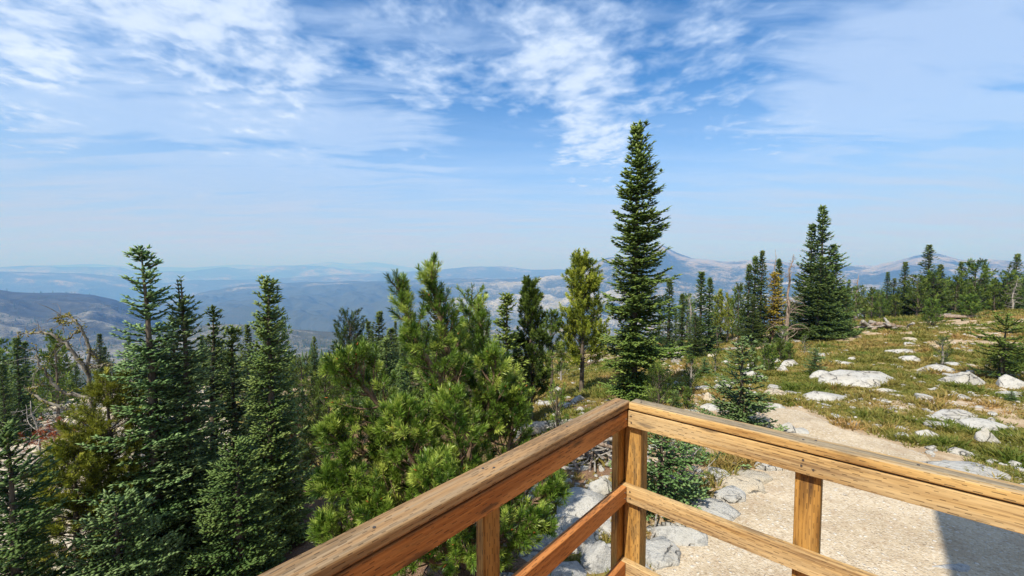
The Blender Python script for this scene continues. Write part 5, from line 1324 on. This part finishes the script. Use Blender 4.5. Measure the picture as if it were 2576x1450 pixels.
board('post', 'z', BT + .001, BT + .09, -.034, .058, zd - .25, .0, M_post, .005, 9, 2, 'square corner post')
board('post', 'z', -.025, .064, -BT * 2 - .002, -BT - .001, zd - .25, .0, M_post, .004, 10)
for v0 in (.735, 1.52, 2.3):
    board('post', 'z', BT + .001, BT + .09, v0, v0 + BW, zd - .25, .0, M_post, .005, 11 + int(v0 * 9))
for u0 in (-1.034, -2.2, -3.4):
    board('post', 'z', u0, u0 + .085, -BT * 2 - .002, -BT - .001, zd - .25, .0, M_post, .004, 20 + int(-u0 * 9))
for i in range(22):                      # deck boards
    u0 = -.05 - .146 * (i + 1)
    board('deck_board', 'v', u0 + .004, u0 + .142, -.12, 2.33, zd - .038, zd, M_woodR, .004, 40 + i)
board('joist', 'v', -.02, .018, -.12, 2.6, zd - .27, zd - .041, M_post, .004, 70)
board('joist', 'u', -3.3, -.025, -.16, -.121, zd - .27, zd - .041, M_post, .004, 71)
gfoot = -(O.z) - .4
for (uu, vv) in ((-.15, -.05), (-.15, 1.2), (-.15, 2.5), (-3.0, -.05)):
    board('support_post', 'z', uu, uu + .1, vv, vv + .1, gfoot, zd - .27, M_post, .004, 80 + int(vv * 3))
def screw(uv, z_, face):
    bm = bmesh.new(); bmesh.ops.create_cone(bm, cap_ends=True, segments=10, radius1=.0045, radius2=.004, depth=.003)
    me = bpy.data.meshes.new('screw'); bm.to_mesh(me); bm.free(); me.materials.append(M_screw)
    o = bpy.data.objects.new('screw', me); COL.objects.link(o)
    n = -u_ if face == 'v' else v_
    p = O + u_ * uv[0] + v_ * uv[1] + Vector((0, 0, z_)) + n * .0012
    M = n.to_track_quat('Z', 'Y').to_matrix().to_4x4(); M.translation = p
    o.parent = deck; o.matrix_local = Minv @ M
for p_, z_, f_ in [((0, .018), -.03, 'v'), ((0, .02), -.065, 'v'), ((0, .765), -.03, 'v'), ((0, .76), -.055, 'v'), ((0, .80), -.06, 'v'), ((0, .018), zm - .025, 'v'), ((-.02, 0), zm - .028, 'u'), ((-.02, 0), -.045, 'u'), ((-.02, 0), zm - .06, 'u'), ((0, .02), zm - .06, 'v')]:
    screw(p_, z_, f_)
def screw_top(uu, vv):
    bm = bmesh.new(); bmesh.ops.create_cone(bm, cap_ends=True, segments=10, radius1=.005, radius2=.0045, depth=.003)
    me = bpy.data.meshes.new('screw'); bm.to_mesh(me); bm.free(); me.materials.append(M_screw)
    o = bpy.data.objects.new('screw', me); COL.objects.link(o); p = O + u_ * uu + v_ * vv + Vector((0, 0, .0435))
    o.parent = deck; o.matrix_local = Minv @ Matrix.Translation(p)
for uu, vv in ((.03, .06), (.055, .05), (.03, .76), (.055, .80), (.04, 1.1), (-.99, -.03), (-1.02, -.055), (-.06, -.04), (-.5, -.05), (-1.45, -.04)):
    screw_top(uu, vv)
tag(deck, 'wooden deck corner with stained incised lumber railing in the foreground', 'deck')

# the cabin the deck belongs to stands behind the viewer; its shadow falls on the gravel
cab = empty('cabin', tuple(O + u_ * -3.2 + v_ * 5.4 + Vector((0, 0, -O.z))))
def cab_box(name, u0, u1, v0, v1, z0, z1, mat):
    bm = bmesh.new(); bmesh.ops.create_cube(bm, size=1.0)
    for v in bm.verts:
        p = O + u_ * (u0 + (v.co.x + .5) * (u1 - u0)) + v_ * (v0 + (v.co.y + .5) * (v1 - v0)); v.co = Vector((p.x, p.y, z0 + (v.co.z + .5) * (z1 - z0))) - cab.location
    bmesh.ops.recalc_face_normals(bm, faces=bm.faces)
    me = bpy.data.meshes.new(name); bm.to_mesh(me); bm.free(); me.materials.append(mat)
    o = bpy.data.objects.new(name, me); COL.objects.link(o); o.parent = cab
cab_box('wall', -6.0, -.95, 2.41, 7.4, -.3, 7.6, M_siding)
cab_box('roof', -6.2, -.85, 2.35, 7.6, 7.6, 8.9, M_roofm)
cab_box('door', -4.2, -3.3, 2.37, 2.409, CAMZ - 1.75, CAMZ + .3, M_post)
tag(cab, 'tall brown sided cabin behind the viewer whose shadow falls on the gravel path', 'cabin')
